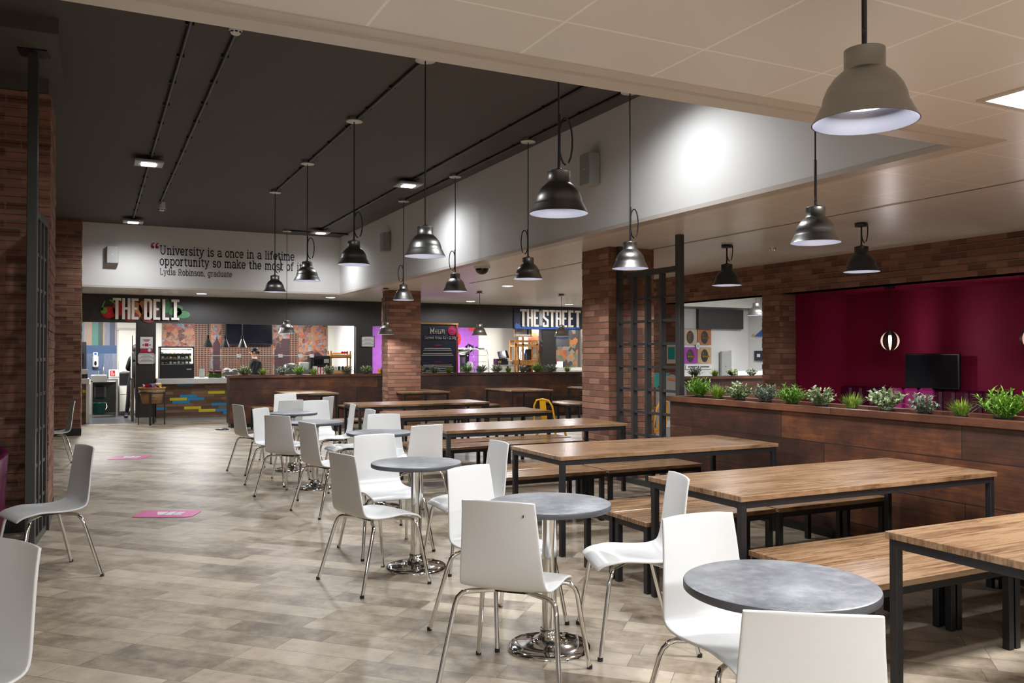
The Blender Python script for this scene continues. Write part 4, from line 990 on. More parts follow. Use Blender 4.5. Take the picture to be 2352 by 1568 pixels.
# refrigerated display
t = thing('display_fridge', 'black glass fronted display fridge lit white inside, on the deli counter', 'fridge', (1.66, 20.4, .945))
MB().box(-.36, .36, -.22, .3, 0, .30).box(-.36, .36, .26, .3, .3, .70).box(-.36, -.335, -.2, .26, .3, .70).box(.335, .36, -.2, .26, .3, .70).box(-.36, .36, -.16, .3, .68, .71).build('body', 'plastic_black', t)
MB().add([(-.335, -.215, .31), (.335, -.215, .31), (.335, -.16, .68), (-.335, -.16, .68), (-.335, -.209, .31), (.335, -.209, .31), (.335, -.154, .68), (-.335, -.154, .68)], [(0, 1, 2, 3), (7, 6, 5, 4), (0, 4, 5, 1), (1, 5, 6, 2), (2, 6, 7, 3), (3, 7, 4, 0)]).build('glass_front', 'glass', t)
for z in (.31, .43, .55): MB().box(-.33, .33, -.15, .25, z, z + .008).build('shelf', 'steel', t)
MB().box(-.33, .33, .25, .258, .32, .68).build('back_liner', 'plastic_white', t)
light('AREA', 'fridge_lamp', (0, -.10, .66), 26, COOL, t, size=.5, shape='RECTANGLE', sy=.08)
MB().box(-.32, .32, -.12, -.09, .665, .68).box(.31, .33, -.15, -.12, .33, .66).build('light_strip', 'warm_light', t)
b = MB().box(.20, .30, -.226, -.222, .19, .215); b.build('badge', 'plastic_grey', t)
random.seed(9)
for i in range(24):
    z = (.318, .438, .558)[i // 8]; x = -.29 + (i % 8) * .083
    o = MB().bbox(x - .03, x + .03, -.09, .05, z, z + random.uniform(.035, .075), .012).build('food_pack', random.choice(['paper', 'wicker', 'leaf_pale', 'letter', 'plastic_white', 'paper', 'orange']))
    o.location = (1.66, 20.4, .945); tag(o, f'{ORD[i % 8]} food pack from the left on the {("lowest", "middle", "top")[i // 8]} display fridge shelf', 'food', 'food packs in the display fridge')
# tubs, boxes and packs on the counter
def item(name, mb, mat, loc, lab, cat, grp=None):
    o = mb.build(name, mat); o.location = loc; return tag(o, lab, cat, grp)
item('menu_holder', MB().box(-.06, .06, -.02, .02, 0, .2), 'plastic_grey', (2.24, 20.7, .945), 'small grey menu holder right of the display fridge', 'holder')
t = thing('salad_box', 'clear box of salad with red lid pieces on the counter', 'food box', (2.47, 20.25, .945))
MB().bbox(-.14, .14, -.1, .1, 0, .10, .01).build('base', 'leaf_green', t); b = MB(); [b.ball((random.uniform(-.11, .11), random.uniform(-.07, .07), .13), .035, 0, 8, 5) for _ in range(14)]; b.build('filling', 'onion_red', t)
t = thing('paper_bag', 'crumpled white paper bag on the deli counter', 'bag', (2.82, 20.3, .945))
b = MB(); [b.ball((random.uniform(-.12, .12), random.uniform(-.06, .06), .07 + random.uniform(0, .13) * (1 - abs(_ - 6) / 9)), (.10, .08, .07), 0, 9, 6) for _ in range(12)]; b.build('bag', 'paper', t)
for i, x in enumerate((2.32, 2.50, 2.68, 2.86)):
    item('tongs', MB().tube([(0, 0, .008), (.10, -.12, .008)], .008, 6).tube([(0, 0, .008), (.115, -.10, .012)], .008, 6), 'plastic_black', (x, 20.07, .945), f'{ORD[i]} pair of black serving tongs on the white counter', 'tongs', 'serving tongs')
t = thing('glass_screen', 'clear sneeze screen with white clips above the deli counter', 'screen', (3.6, 20.15, .945))
MB().box(-1.3, 1.1, -.006, .006, .0, .50).build('pane', 'glass', t); MB().box(-1.3, 1.1, -.012, .012, .50, .515).build('edge', 'paper', t)
for x in (-.62, .32, .78, 1.05): MB().box(x - .045, x + .045, -.03, .03, .46, .54).build('clip', 'paper', t)
def heat_lamp(x, lab):
    t = thing('heat_lamp', lab, 'heat lamp', (x, 21.3, 2.55), 0, 'black heat lamps')
    MB().tube([(0, 0, 0), (0, 0, -.62)], .012, 8).build('stem', 'plastic_black', t); MB().tube([(0, 0, -.62), (0, 0, -.70)], .03, 10).build('collar', 'plastic_black', t)
    MB().lathe([(.035, -.70), (.05, -.74), (.12, -.90), (.122, -.905), (.05, -.745)], 24).build('lamp_shade', 'lamp_black', t)
for x, lab in ((2.44, 'left black heat lamp over the deli counter'), (2.83, 'middle black heat lamp over the deli counter'), (3.23, 'right black heat lamp over the deli counter, in front of the television')): heat_lamp(x, lab)
t = thing('city_mural', 'orange and brown city skyline mural on the deli back wall', 'mural', (0, 23.19, 0))
MB().box(1.55, 5.78, -.02, 0, .9, 2.55).build('print', 'mural', t)
for q in ([(2.32, .9), (2.32, 2.2), (2.42, 2.5), (2.72, 2.5), (2.72, .9)], [(2.98, .9), (2.98, 2.55), (3.12, 2.55), (3.12, .9)], [(2.98, .9), (2.98, 1.72), (3.4, 1.66), (3.4, .9)], [(4.75, .9), (4.75, 2.1), (4.98, 2.05), (4.98, .9)], [(3.42, .9), (3.42, 1.7), (4.3, 1.8), (4.3, .9)]):
    MB().prism(q, .004, 'y', -.024 - .0012 * q[0][0] + (.003 if len(q) > 4 else 0) - (.004 if q[1][1] < 2 else 0)).build('printed_tower', 'tower', t)
for q in ([(2.78, .9), (2.78, 1.75), (2.84, 1.84), (2.87, 1.98), (2.90, 1.84), (2.95, 1.75), (2.95, .9)], [(4.35, .9), (4.35, 1.6), (4.45, 1.75), (4.5, 1.66), (4.55, 1.9), (4.75, 1.9), (4.75, .9)], [(5.3, .9), (5.3, 1.45), (5.5, 1.55), (5.7, 1.4), (5.7, .9)]):
    MB().prism(q, .004, 'y', -.042).build('printed_silhouette', 'silhouette', t)
t = thing('television', 'large black television above the deli back counter', 'television', (3.67, 23.05, 2.02))
MB().bbox(-.6, .6, -.04, .04, -.28, .30, .008).build('case', 'plastic_black', t); MB().box(-.58, .58, -.044, -.04, -.26, .28).build('screen', 'screen', t); MB().box(-.1, .1, .04, .09, -.1, .1).build('bracket', 'plastic_black', t)
# back counter with machines
t = thing('back_counter', 'white back counter behind the deli, below the mural', 'counter', (1.5, 22.5, 0)); MB().box(0, 4.44, 0, .6, 0, .88).build('cabinet', 'plastic_white', t); MB().box(0, 4.44, -.02, .6, .88, .92).build('worktop', 'steel', t)
t = thing('bain_marie', 'stainless food warmer on the counter beside the staff member', 'food warmer', (4.2, 20.42, .945))
MB().bbox(-.25, .25, -.15, .2, 0, .2, .015).build('body', 'steel', t); MB().lathe([(.16, .2), (.16, .27), (.12, .31), (.001, .32)], 20).build('lid', 'steel', t); MB().box(-.2, .2, -.16, -.15, .05, .12).build('panel', 'plastic_grey', t)
item('paper_roll_box', MB().bbox(-.16, .16, -.08, .08, 0, .34, .01), 'paper', (4.62, 20.62, .945), 'tall white box on the counter left of the drinks machine', 'box')
t = thing('drinks_machine', 'black drinks machine with red lit bottle front', 'drinks machine', (4.92, 20.5, .945))
MB().bbox(-.24, .24, -.12, .25, 0, .50, .02).build('body', 'plastic_black', t); MB().box(-.15, .20, -.14, -.12, .02, .22).build('red_front', 'red', t)
for i in range(5): MB().cyl(-.12 + i * .07, -.155, .06, .22, .022, 10).build('bottle_print', 'paper', t)
MB().box(-.18, .05, -.135, -.12, .28, .42).build('screen', 'screen', t); MB().box(.08, .2, -.135, -.12, .33, .42).build('label_plate', 'plastic_grey', t)
t = thing('card_reader', 'white card reader on a stand left of the drinks machine', 'card reader', (4.74, 20.2, .945)); MB().cyl(0, 0, 0, .18, .02).build('stand', 'plastic_grey', t); MB().bbox(-.05, .05, -.05, .03, .16, .25, .01).build('reader', 'plastic_white', t)
t = thing('fruit_rack', 'honey wood rack holding fruit trays at the right end of the deli counter', 'rack', (5.43, 20.58, .945))
for sx in (-.24, .24):
    for sy in (-.14, .14): MB().box(sx - .015, sx + .015, sy - .015, sy + .015, 0, .62).build('post', 'pine', t)
for z in (.05, .44): MB().box(-.26, .26, -.17, .17, z, z + .015).box(-.26, .26, -.17, -.155, z, z + .09).box(-.26, .26, .155, .17, z, z + .09).box(-.26, -.245, -.155, .155, z, z + .09).box(.245, .26, -.155, .155, z, z + .09).build('tray', 'pine', t)
for i in range(7):
    item('banana' if i < 4 else 'apple', MB().tube([(-.06, 0, .03), (0, -.01, .012), (.06, 0, .03)], [.008, .017, .008], 8) if i < 4 else MB().ball((0, 0, .035), .035, 0, 10, 7), 'yellow' if i < 4 else 'red', (5.24 + i * .06, 20.5, 1.44 + .045), f'{ORD[i if i < 4 else i - 4]} {"banana" if i < 4 else "red apple"} from the left in the upper fruit tray', 'fruit', 'fruit in the rack')
for i in range(5):
    item('snack_packet', MB().bbox(-.035, .035, -.03, .03, 0, .17, .015), ['blue', 'paper', 'green_dk', 'plum', 'red'][i], (5.24 + i * .09, 20.55, 1.015), f'{ORD[i]} snack packet from the left in the lower rack tray', 'snack', 'snack packets in the rack')
# framed notices and posters on the charcoal panels
def frame_notice(lab, x, z, w, h, fm, lines, y=YF - .0, ang=0):
    t = thing('framed_notice', lab, 'notice', (x, y, z), ang, 'framed notices')
    MB().box(-w / 2, w / 2, -.02, 0, -h / 2, -h / 2 + .02).box(-w / 2, w / 2, -.02, 0, h / 2 - .02, h / 2).box(-w / 2, -w / 2 + .02, -.02, 0, -h / 2, h / 2).box(w / 2 - .02, w / 2, -.02, 0, -h / 2, h / 2).build('frame', fm, t)
    MB().box(-w / 2 + .015, w / 2 - .015, -.012, -.002, -h / 2 + .015, h / 2 - .015).build('sheet', 'paper', t)
    b = MB()
    for i in range(lines): ww = w * (.22 + .1 * ((i * 7) % 3)); zz = h * (.28 - .56 * i / max(1, lines - 1)); b.box(-ww, ww, -.0135, -.012, zz - .004, zz + .004)
    b.build('print', 'greyink', t)
frame_notice('silver framed white notice on the charcoal pillar above the basket', 1.02, 1.39, .34, .24, 'steel', 6)
frame_notice('silver framed white notice on the charcoal wall left of the brick pillar', 5.98, 1.79, .34, .27, 'steel', 6)
t = thing('poster', 'red and white portrait poster above the framed notice on the charcoal pillar', 'poster', (1.02, YF, 1.69)); MB().box(-.125, .125, -.008, 0, -.17, .17).build('sheet', 'paper', t); MB().box(-.125, .125, -.011, -.008, -.17, -.08).build('red_band', 'redprint', t)
MB().box(-.07, .07, -.011, -.008, .10, .115).box(-.05, .05, -.011, -.008, .075, .09).box(-.08, -.05, -.011, -.008, -.02, .01).box(-.035, .04, -.011, -.008, -.035, .03).box(.055, .09, -.011, -.008, -.015, .005).build('print', 'redprint', t)
MB().prism(ellipse(.06, -.12, .035, .035), .003, 'y', -.014).build('round_stamp', 'paper', t)
# wicker basket on its stand
t = thing('basket_stand', 'round wicker basket on a dark metal stand in front of the charcoal pillar', 'basket', (1.10, 19.35, 0))
MB().lathe([(.001, .45), (.19, .45), (.265, .76), (.255, .76), (.185, .465)], 36).build('basket', 'wicker', t)
MB().tube([(.262 * math.cos(a), .262 * math.sin(a), .775) for a in [2 * PI * i / 28 for i in range(29)]], .016, 8).build('basket_rim', 'wicker', t)
MB().tube([(.255 * math.cos(a), .255 * math.sin(a), .68) for a in [2 * PI * i / 28 for i in range(29)]], .018, 6).build('hoop', 'grey_steel', t)
for i, a in enumerate((-100, -20, 80, 170)):
    a = math.radians(a); MB().box(-.022, .022, -.008, .008, 0, .68).build('leg', 'grey_steel', t, (.26 * math.cos(a), .26 * math.sin(a), 0), a + PI / 2)
random.seed(21)
for i in range(26):
    a = random.uniform(0, 2 * PI); r = .21 * math.sqrt(random.random()); b = MB(); b.mtx = Matrix.Rotation(random.uniform(0, 6), 4, 'Z') @ Matrix.Rotation(random.uniform(.2, 1.2), 4, 'X')
    b.add([(-.06, 0, -.045), (.06, 0, -.045), (.06, 0, .045), (-.06, 0, .045), (0, -.022, 0), (0, .022, 0)], [(0, 1, 4), (1, 2, 4), (2, 3, 4), (3, 0, 4), (1, 0, 5), (2, 1, 5), (3, 2, 5), (0, 3, 5)], 0, False)
    c_ = ['blue', 'red', 'paper', 'blue', 'yellow', 'redprint'][i % 6]
    item('crisp_packet', b, c_, (1.10 + r * math.cos(a), 19.35 + r * math.sin(a), .77 + .09 * (1 - r / .21) + .04 * random.random()), 'small crisp packet heaped in the wicker basket', 'snack', 'crisp packets in the basket')
# ---- left kitchen bay
t = thing('striped_mural', 'blue and green weathered plank mural in the left kitchen bay', 'mural', (-.6, 23.19, 0)); MB().box(-1.0, 1.10, -.02, 0, .9, 2.55).build('print', 'stripe', t)
t = thing('door_leaf', 'pale door behind the left kitchen bay', 'door', (.745, 23.18, 0)); MB().box(-.2, .22, -.04, 0, 0, 2.08).build('leaf', 'wall_cream', t); MB().box(-.23, .25, -.05, 0, 2.08, 2.14).build('head_frame', 'plastic_grey', t); MB().tube([(.12, -.05, 1.32), (.16, -.05, 1.32), (.16, -.05, 1.28)], .008, 6).build('handle', 'steel', t)
t = thing('soap_dispenser', 'white soap dispenser with blue logo and dark oval window in the left bay', 'dispenser', (.03, 23.16, 1.32)); MB().bbox(-.065, .065, -.1, 0, -.17, .13, .03).build('body', 'plastic_white', t); MB().prism(ellipse(0, -.06, .027, .06), .004, 'y', -.104).build('window', 'screen', t); MB().prism(rrect(-.05, .05, .13, .21, .01), .01, 'y', -.05).build('sign_plate', 'paper', t); MB().prism(ellipse(0, .17, .03, .03), .004, 'y', -.055).build('symbol', 'blue', t)
t = thing('hand_sink', 'stainless hand wash sink on an open steel frame in the left bay', 'sink', (.20, 22.2, 0)); MB().bbox(-.27, .07, -.2, .3, .82, 1.0, .012).box(.07, .31, -.2, .3, .86, .90).build('basin', 'steel', t)
for x in (-.25, .29):
    for y in (-.18, .28): MB().box(x - .02, x + .02, y - .02, y + .02, 0, .86).build('leg', 'steel', t)
MB().box(-.25, .29, -.18, .28, .06, .09).box(-.25, .29, .24, .26, .09, .82).build('lower_shelf', 'grey_steel', t); MB().tube([(0, .2, 1.0), (0, .2, 1.2), (0, .1, 1.24), (0, .04, 1.18)], .013, 8).tube([(-.1, .2, 1.0), (-.1, .2, 1.1), (-.06, .1, 1.12)], .012, 8).build('tap', 'chrome', t)
item('bin_liner', MB().bbox(-.13, .13, -.15, .1, 0, .32, .04), 'plastic_black', (.13, 22.25, .43), 'black bin box hung under the hand sink', 'bin')
t = thing('bucket', 'dark green bucket with white handle under the hand sink', 'bucket', (.12, 22.05, .091)); MB().lathe([(.001, 0), (.10, 0), (.135, .25), (.143, .25), (.143, .262), (.125, .26), (.09, .02)], 28).build('pail', 'green_dk', t); MB().tube([(.14, 0, .24), (.16, -.05, .16), (.13, -.12, .1)], .008, 6).build('handle', 'plastic_white', t)
t = thing('fire_extinguisher', 'red fire extinguisher with yellow label in the left bay', 'extinguisher', (.47, 22.75, .42)); MB().lathe([(.001, 0), (.06, 0), (.065, .02), (.065, .34), (.04, .40), (.02, .42), (.02, .45)], 20).build('cylinder', 'red', t); MB().box(-.03, .03, -.07, -.06, .10, .3).build('label_plate', 'yellow', t); MB().tube([(0, 0, .45), (.05, 0, .46), (.08, 0, .3)], .01, 6).build('hose', 'plastic_black', t); MB().box(-.05, .05, .06, .1, -.42, .38).build('stand', 'plastic_white', t)
t = thing('fire_notice', 'white sign with red symbol above the fire extinguisher', 'sign', (.46, 22.6, 1.02)); MB().box(-.14, .14, -.008, 0, -.09, .09).build('plate', 'paper', t); MB().box(-.11, .0, -.011, -.008, -.07, .07).build('red_symbol', 'red', t); MB().box(-.08, -.06, -.013, -.011, -.05, .05).box(-.04, -.02, -.013, -.011, -.05, .0).build('symbol_mark', 'paper', t); MB().box(-.14, .14, 0, .02, -.95, -.09).build('support', 'plastic_white', t)
t = thing('cream_cabinet', 'cream cupboard with black worktop beyond the doorway of the left bay', 'cabinet', (.72, 22.55, 0)); MB().box(-.16, .25, 0, .5, .1, .50).build('door', 'wall_cream', t); MB().box(-.16, .25, 0, .5, .51, .74).build('drawer', 'wall_cream', t); MB().box(-.17, .26, -.02, .5, .75, 1.02).build('black_front', 'plastic_black', t); MB().box(-.17, .26, -.02, .5, 1.02, 1.05).build('worktop', 'steel', t)
item('white_crate', MB().bbox(-.12, .1, -.1, .1, 0, .24, .01), 'plastic_white', (.66, 22.8, 1.05), 'white plastic crate on the cream cupboard', 'crate')
t = thing('till', 'small white till with paper on the left counter end', 'till', (-.18, 20.4, .96)); MB().bbox(-.1, .06, -.08, .1, 0, .09, .01).build('base', 'plastic_black', t); MB().bbox(-.09, .06, -.06, .02, .09, .2, .01).build('printer', 'plastic_white', t)
t = thing('black_oven', 'black wall oven partly behind the far left brick column', 'oven', (-.50, 22.9, 0)); MB().box(-.4, .33, -.1, .28, 0, 1.78).build('cabinet', 'plastic_black', t); MB().box(-.3, .28, -.11, -.1, 1.1, 1.5).build('door_glass', 'screen', t)
# half door with clothing of a second person, seen only as sleeve, leg and shoe
t = thing('open_door', 'open timber edged door in the left bay, seen edge on', 'door', (.77, 20.5, 0)); MB().box(-.02, .02, 0, .9, 0, .88).build('lower_panel', 'counter', t); MB().box(-.03, .03, -.06, 0, 0, .95).build('door_post', 'plastic_grey', t); MB().box(-.02, .0, 0, .6, .95, 1.9).build('upper_panel', 'plastic_white', t)
# ---- menu banner
t = thing('menu_banner', 'tall dark menu banner standing right of the far brick pillar', 'banner', (7.45, 19.0, 0)); MB().box(-.49, .49, -.01, .01, .05, 2.20).build('sheet', 'navy', t); MB().box(-.49, .49, -.02, .02, 2.20, 2.235).build('top_bar', 'pine', t); MB().box(.44, .49, -.018, -.01, .05, 2.2).build('dark_edge', 'onion_red', t); MB().box(-.45, .45, -.1, .1, 0, .05).build('foot', 'grey_steel', t)
b = MB(); b.mtx = Matrix.Translation((-.24, 0, 0)); b.mtx = Matrix.Translation((-.24, 0, 0)) @ Matrix.Diagonal((.84, 1, 1, 1)); write(b, 'Menu', 0, 1.98, .13, -.018, 1.0); b.build('heading', 'letter', t)
b = MB(); write(b, 'Served from 12 - 2.30pm', -.42, 1.85, .062, -.018, 1.0); o = b.build('subheading', 'letter', t); o.scale = (.9, 1, 1)
b = MB(); random.seed(5)
for i, z in enumerate((1.62, 1.58, 1.50, 1.46, 1.22, 1.18, 1.14, 1.08, 1.04)): w_ = random.uniform(.2, .42); b.box(-w_ - .04, w_ - .04, -.014, -.01, z - .008, z + .008)
b.build('menu_lines', 'letter', t)
vb = MB(); vb.box(-.12, .06, -.014, -.01, 1.69, 1.71).box(-.12, .06, -.014, -.01, 1.29, 1.31); vb.build('section_title', 'redprint', t)
b = MB().prism(ellipse(.33, 2.05, .11, .11, 28), .004, 'y', -.016); b.build('round_badge', 'redprint', t)
b = MB(); [b.box(.33 - w_, .33 + w_, -.02, -.016, z - .006, z + .006) for w_, z in ((.06, 2.10), (.08, 2.07), (.08, 2.04), (.05, 2.01))]; b.build('badge_print', 'pink', t)
# ---- street bay
t = thing('purple_mural', 'purple brick pattern mural with red lantern shapes behind the menu', 'mural', (0, 23.18, 0)); MB().box(7.02, 10.34, -.02, 0, .9, 2.55).build('print', 'purple_wall', t)
for q in (ellipse(9.66, 1.93, .12, .2, 8), ellipse(10.12, 2.3, .12, .14, 10)): MB().prism(q, .004, 'y', -.026).build('printed_lantern', 'red', t)
b = MB(); random.seed(8); [b.prism(ellipse(10.2 + random.uniform(-.28, .12), 1.66 + random.uniform(-.1, .12), random.uniform(.02, .05), random.uniform(.02, .04), 7), .003, 'y', -.026) for _ in range(18)]; b.build('printed_leaves', 'navy', t)
item('orange_crate', MB().bbox(-.1, .1, -.1, .1, .0, .12, .01), 'orange', (7.15, 22.6, .95), 'small orange box below the purple strip left of the brick pillar', 'box')
t = thing('street_counter', 'white street food counter behind the far planter', 'counter', (7.6, 20.35, 0)); MB().box(0, 1.93, 0, .6, 0, .92).build('cabinet', 'plastic_white', t); MB().box(0, 1.95, -.02, .62, .92, .95).build('worktop', 'steel', t)
t = thing('glass_display', 'curved clear glass food display on the street counter', 'display case', (9.05, 20.72, .95))
prof = [(-.22, 0), (-.20, .3), (-.15, .52), (-.08, .66), (.02, .70), (.22, .70)]
b = MB(); vs = []; F = []
for (y, z) in prof: vs += [(-.42, y, z), (.42, y, z), (-.42, y + .005, z - .005), (.42, y + .005, z - .005)]
for i in range(len(prof) - 1): q = i * 4; F += [(q, q + 1, q + 5, q + 4), (q + 2, q + 6, q + 7, q + 3), (q, q + 4, q + 6, q + 2), (q + 1, q + 3, q + 7, q + 5)]
b.add(vs, F, 0, True).build('curved_glass', 'glass', t)
for x in (-.42, 0, .42): MB().tube([(x, y, z) for y, z in prof], .008, 6).build('rib', 'steel', t)
for z in (.12, .32, .5): MB().box(-.4, .4, -.1, .2, z, z + .008).build('shelf', 'steel', t)
MB().box(-.2, .15, -.02, .06, .66, .68).build('light_strip', 'warm_light', t)
item('white_jug', MB().lathe([(.001, 0), (.07, 0), (.09, .1), (.085, .28), (.05, .34), (.001, .35)], 20), 'plastic_white', (8.86, 20.40, .95), 'white jug standing before the left of the glass display', 'jug')
item('sandwich_pack', MB().bbox(-.06, .06, -.05, .05, 0, .08, .01), 'paper', (9.28, 20.72, 1.079), 'white pack on the lowest glass display shelf', 'food')
item('teal_cup', MB().cyl(0, 0, 0, .12, .04, 16, 0, .05), 'teal', (9.12, 20.42, .95), 'small teal cup before the glass display', 'cup')
t = thing('till_desk', 'white till desk between the glass display and wooden dresser', 'desk', (9.95, 20.3, 0)); MB().box(-.33, .12, -.1, .3, 0, 1.18).build('front', 'plastic_white', t); MB().box(-.36, .12, -.12, .3, 1.18, 1.20).build('top', 'plastic_white', t); MB().box(-.1, -.05, -.11, -.1, .0, 1.16).build('side_strip', 'grey_steel', t)
t = thing('till', 'black touchscreen till tilted on the white till desk', 'till', (9.84, 20.42, 1.20)); MB().bbox(-.22, .10, -.1, .14, 0, .16, .01).build('base', 'plastic_black', t); MB().box(-.20, -.1, -.105, -.1, .04, .11).build('display', 'wicker', t); b = MB(); b.mtx = Matrix.Translation((.02, .0, .26)) @ Matrix.Rotation(math.radians(-18), 4, 'X') @ Matrix.Rotation(math.radians(-8), 4, 'Y'); b.bbox(-.16, .14, -.015, .015, -.1, .11, .006); b.build('screen', 'screen', t)
item('receipt_box', MB().bbox(-.07, .03, -.06, .06, 0, .11, .01), 'plastic_white', (10.03, 20.35, 1.20), 'white receipt printer right of the black till', 'printer')
t = thing('wooden_dresser', 'tall honey wood dresser with shelves and bottles right of the till', 'dresser', (10.44, 20.2, 0))
for x in (-.34, -.12, .31):
    for y in (-.02, .28): MB().box(x - .025, x + .025, y - .02, y + .02, 0, 1.80).build('post', 'pine', t)
for z in (.6, 1.18, 1.68): MB().box(-.36, .33, -.03, .3, z, z + .14 if z > 1 and z < 1.5 else z + .04).build('shelf', 'pine', t)
MB().box(-.36, .33, -.04, -.02, 1.80, 1.86).box(-.36, .33, .26, .28, 1.80, 1.86).box(-.36, .33, -.04, -.02, 1.72, 1.76).build('top_rail', 'pine', t)
MB().box(.12, .28, .27, .29, .64, 1.62).build('back_panel', 'plastic_black', t)
MB().tube([(-.28, -.03, .95), (-.17, -.03, 1.6)], .008, 6).tube([(-.17, -.03, .95), (-.28, -.03, 1.6)], .008, 6).build('cross_brace', 'grey_steel', t)
for i, (x, z, c_) in enumerate([(-.06, 1.32, 'teal'), (.02, 1.32, 'blue'), (.06, .74, 'orange'), (-.04, .74, 'teal')]):
    item('bottle', MB().lathe([(.001, 0), (.035, 0), (.035, .17), (.014, .22), (.014, .27), (.001, .27)], 14), c_, (10.44 + x, 20.3, z if z > 1 else .64), ('green bottle on the upper dresser shelf', 'blue bottle on the upper dresser shelf', 'orange bottle on the lower dresser shelf', 'green bottle on the lower dresser shelf')[i], 'bottle', 'bottles on the dresser')
t = thing('framed_certificate', 'white certificate in an orange wood frame standing on the dresser', 'frame', (10.34, 20.22, 1.86)); MB().box(-.26, .26, -.02, .0, .08, .11).box(-.26, .26, -.02, 0, .34, .37).box(-.26, -.23, -.02, 0, .11, .34).box(.23, .26, -.02, 0, .11, .34).build('frame', 'pine', t); MB().box(-.24, .24, -.008, 0, .1, .35).build('sheet', 'paper', t); MB().box(-.18, -.02, -.012, -.008, .28, .29).box(-.18, .0, -.012, -.008, .24, .25).box(.12, .17, -.012, -.008, .15, .31).build('print', 'blue', t); MB().box(-.03, .03, -.015, .015, 0, .09).build('support', 'pine', t)
t = thing('curved_partition', 'pale grey curved partition right of the dresser', 'partition', (10.75, 21.6, 0)); b = MB(); vs = []; F = []
for i in range(9):
    a = PI / 2 * i / 8
    for r in (.5, .46):
        for z in (0, 2.5): vs.append((r * math.sin(a) - .1, -r * math.cos(a), z))
for i in range(8): q = i * 4; F += [(q, q + 4, q + 5, q + 1), (q + 2, q + 3, q + 7, q + 6), (q + 1, q + 5, q + 7, q + 3)]
b.add(vs, F, 0, True).build('panel', 'plastic_grey', t)
t = thing('hot_counter', 'white counter with floral splashback right of the charcoal column', 'counter', (11.3, 21.4, 0)); MB().box(0, 2.0, 0, .6, 0, 1.0).build('cabinet', 'plastic_white', t); MB().box(0, 2.0, -.02, .6, 1.0, 1.09).build('worktop', 'steel', t)
t = thing('floral_panel', 'orange and grey floral wall panel behind the hot counter', 'mural', (12.2, 22.3, 0)); MB().box(-.8, 1.1, 0, .03, .6, 2.4).build('print', 'floral', t); MB().box(-.75, 1.0, .03, .08, 0, .6).build('support', 'plastic_grey', t)
t = thing('menu_screen', 'black hanging menu screen in the street bay', 'screen', (12.1, 21.6, 1.95)); MB().bbox(-.48, .48, -.04, .04, -.24, .42, .01).build('case', 'plastic_black', t); MB().box(-.42, .42, -.044, -.04, -.02, .38).build('screen', 'screen', t); MB().box(-.04, .04, -.02, .02, .42, .60).build('hanger', 'plastic_black', t)
for i, x in enumerate((11.98, 12.3)): item('cup_stack', MB().bbox(-.07, .07, -.06, .06, 0, .17, .01), 'paper', (x, 21.65, 1.09), ('left', 'right')[i] + ' white pack on the hot counter', 'packaging', 'white packs on the hot counter')
t = thing('heat_strip', 'bright hot counter lamp glowing above the plants', 'lamp', (11.92, 21.3, 1.09)); MB().bbox(-.06, .06, -.03, .03, 0, .10, .02).build('lens', 'warm_light', t)
item('floor_disc', MB().lathe([(.001, .03), (.05, .03), (.13, .012), (.13, 0)], 24), 'plastic_black', (2.27, 17.45, 0), 'flat black round disc on the floor at the far planter corner', 'disc')
# kitchen ceiling lights
kl = None
for x, y, lab in ((0.1, 21.5, 'kitchen ceiling panel over the left bay'), (2.4, 21.6, 'kitchen ceiling panel over the display fridge'), (4.7, 21.6, 'kitchen ceiling panel over the drinks machine'), (8.7, 21.7, 'kitchen ceiling panel over the glass display'), (11.9, 21.2, 'kitchen ceiling panel over the hot counter')):
    if kl is None:
        kl = thing('kitchen_light', lab, 'ceiling light', (x, y, 2.55), 0, 'kitchen ceiling panels'); MB().box(-.3, .3, -.3, .3, -.015, 0).build('diffuser', 'led_panel', kl)
        light('AREA', 'kitchen_lamp', (0, 0, -.03), P_KITCHEN, (1, .97, .92), kl, size=.55, shape='SQUARE')
    else:
        q = dup(kl, (x, y, 2.55), 0, lab)
        if x > 8:
            for ch in children(q):
                if ch.type == 'LIGHT': ch.data = ch.data.copy(); ch.data.energy = 170

# ================================================================== staff
def skin(name, pts, edges, mat, parent=None, sub=2):
    me = bpy.data.meshes.new(name); me.from_pydata([p[:3] for p in pts], edges, []); me.materials.append(M[mat])
    o = bpy.data.objects.new(name, me); COL.objects.link(o)
    if parent: o.parent = parent
    md = o.modifiers.new('skin', 'SKIN'); md.use_smooth_shade = True
    for i, p in enumerate(pts): me.skin_vertices[0].data[i].radius = (p[3], p[4] if len(p) > 4 else p[3])
    me.skin_vertices[0].data[0].use_root = True
    s_ = o.modifiers.new('sub', 'SUBSURF'); s_.levels = sub; s_.render_levels = sub
    return o
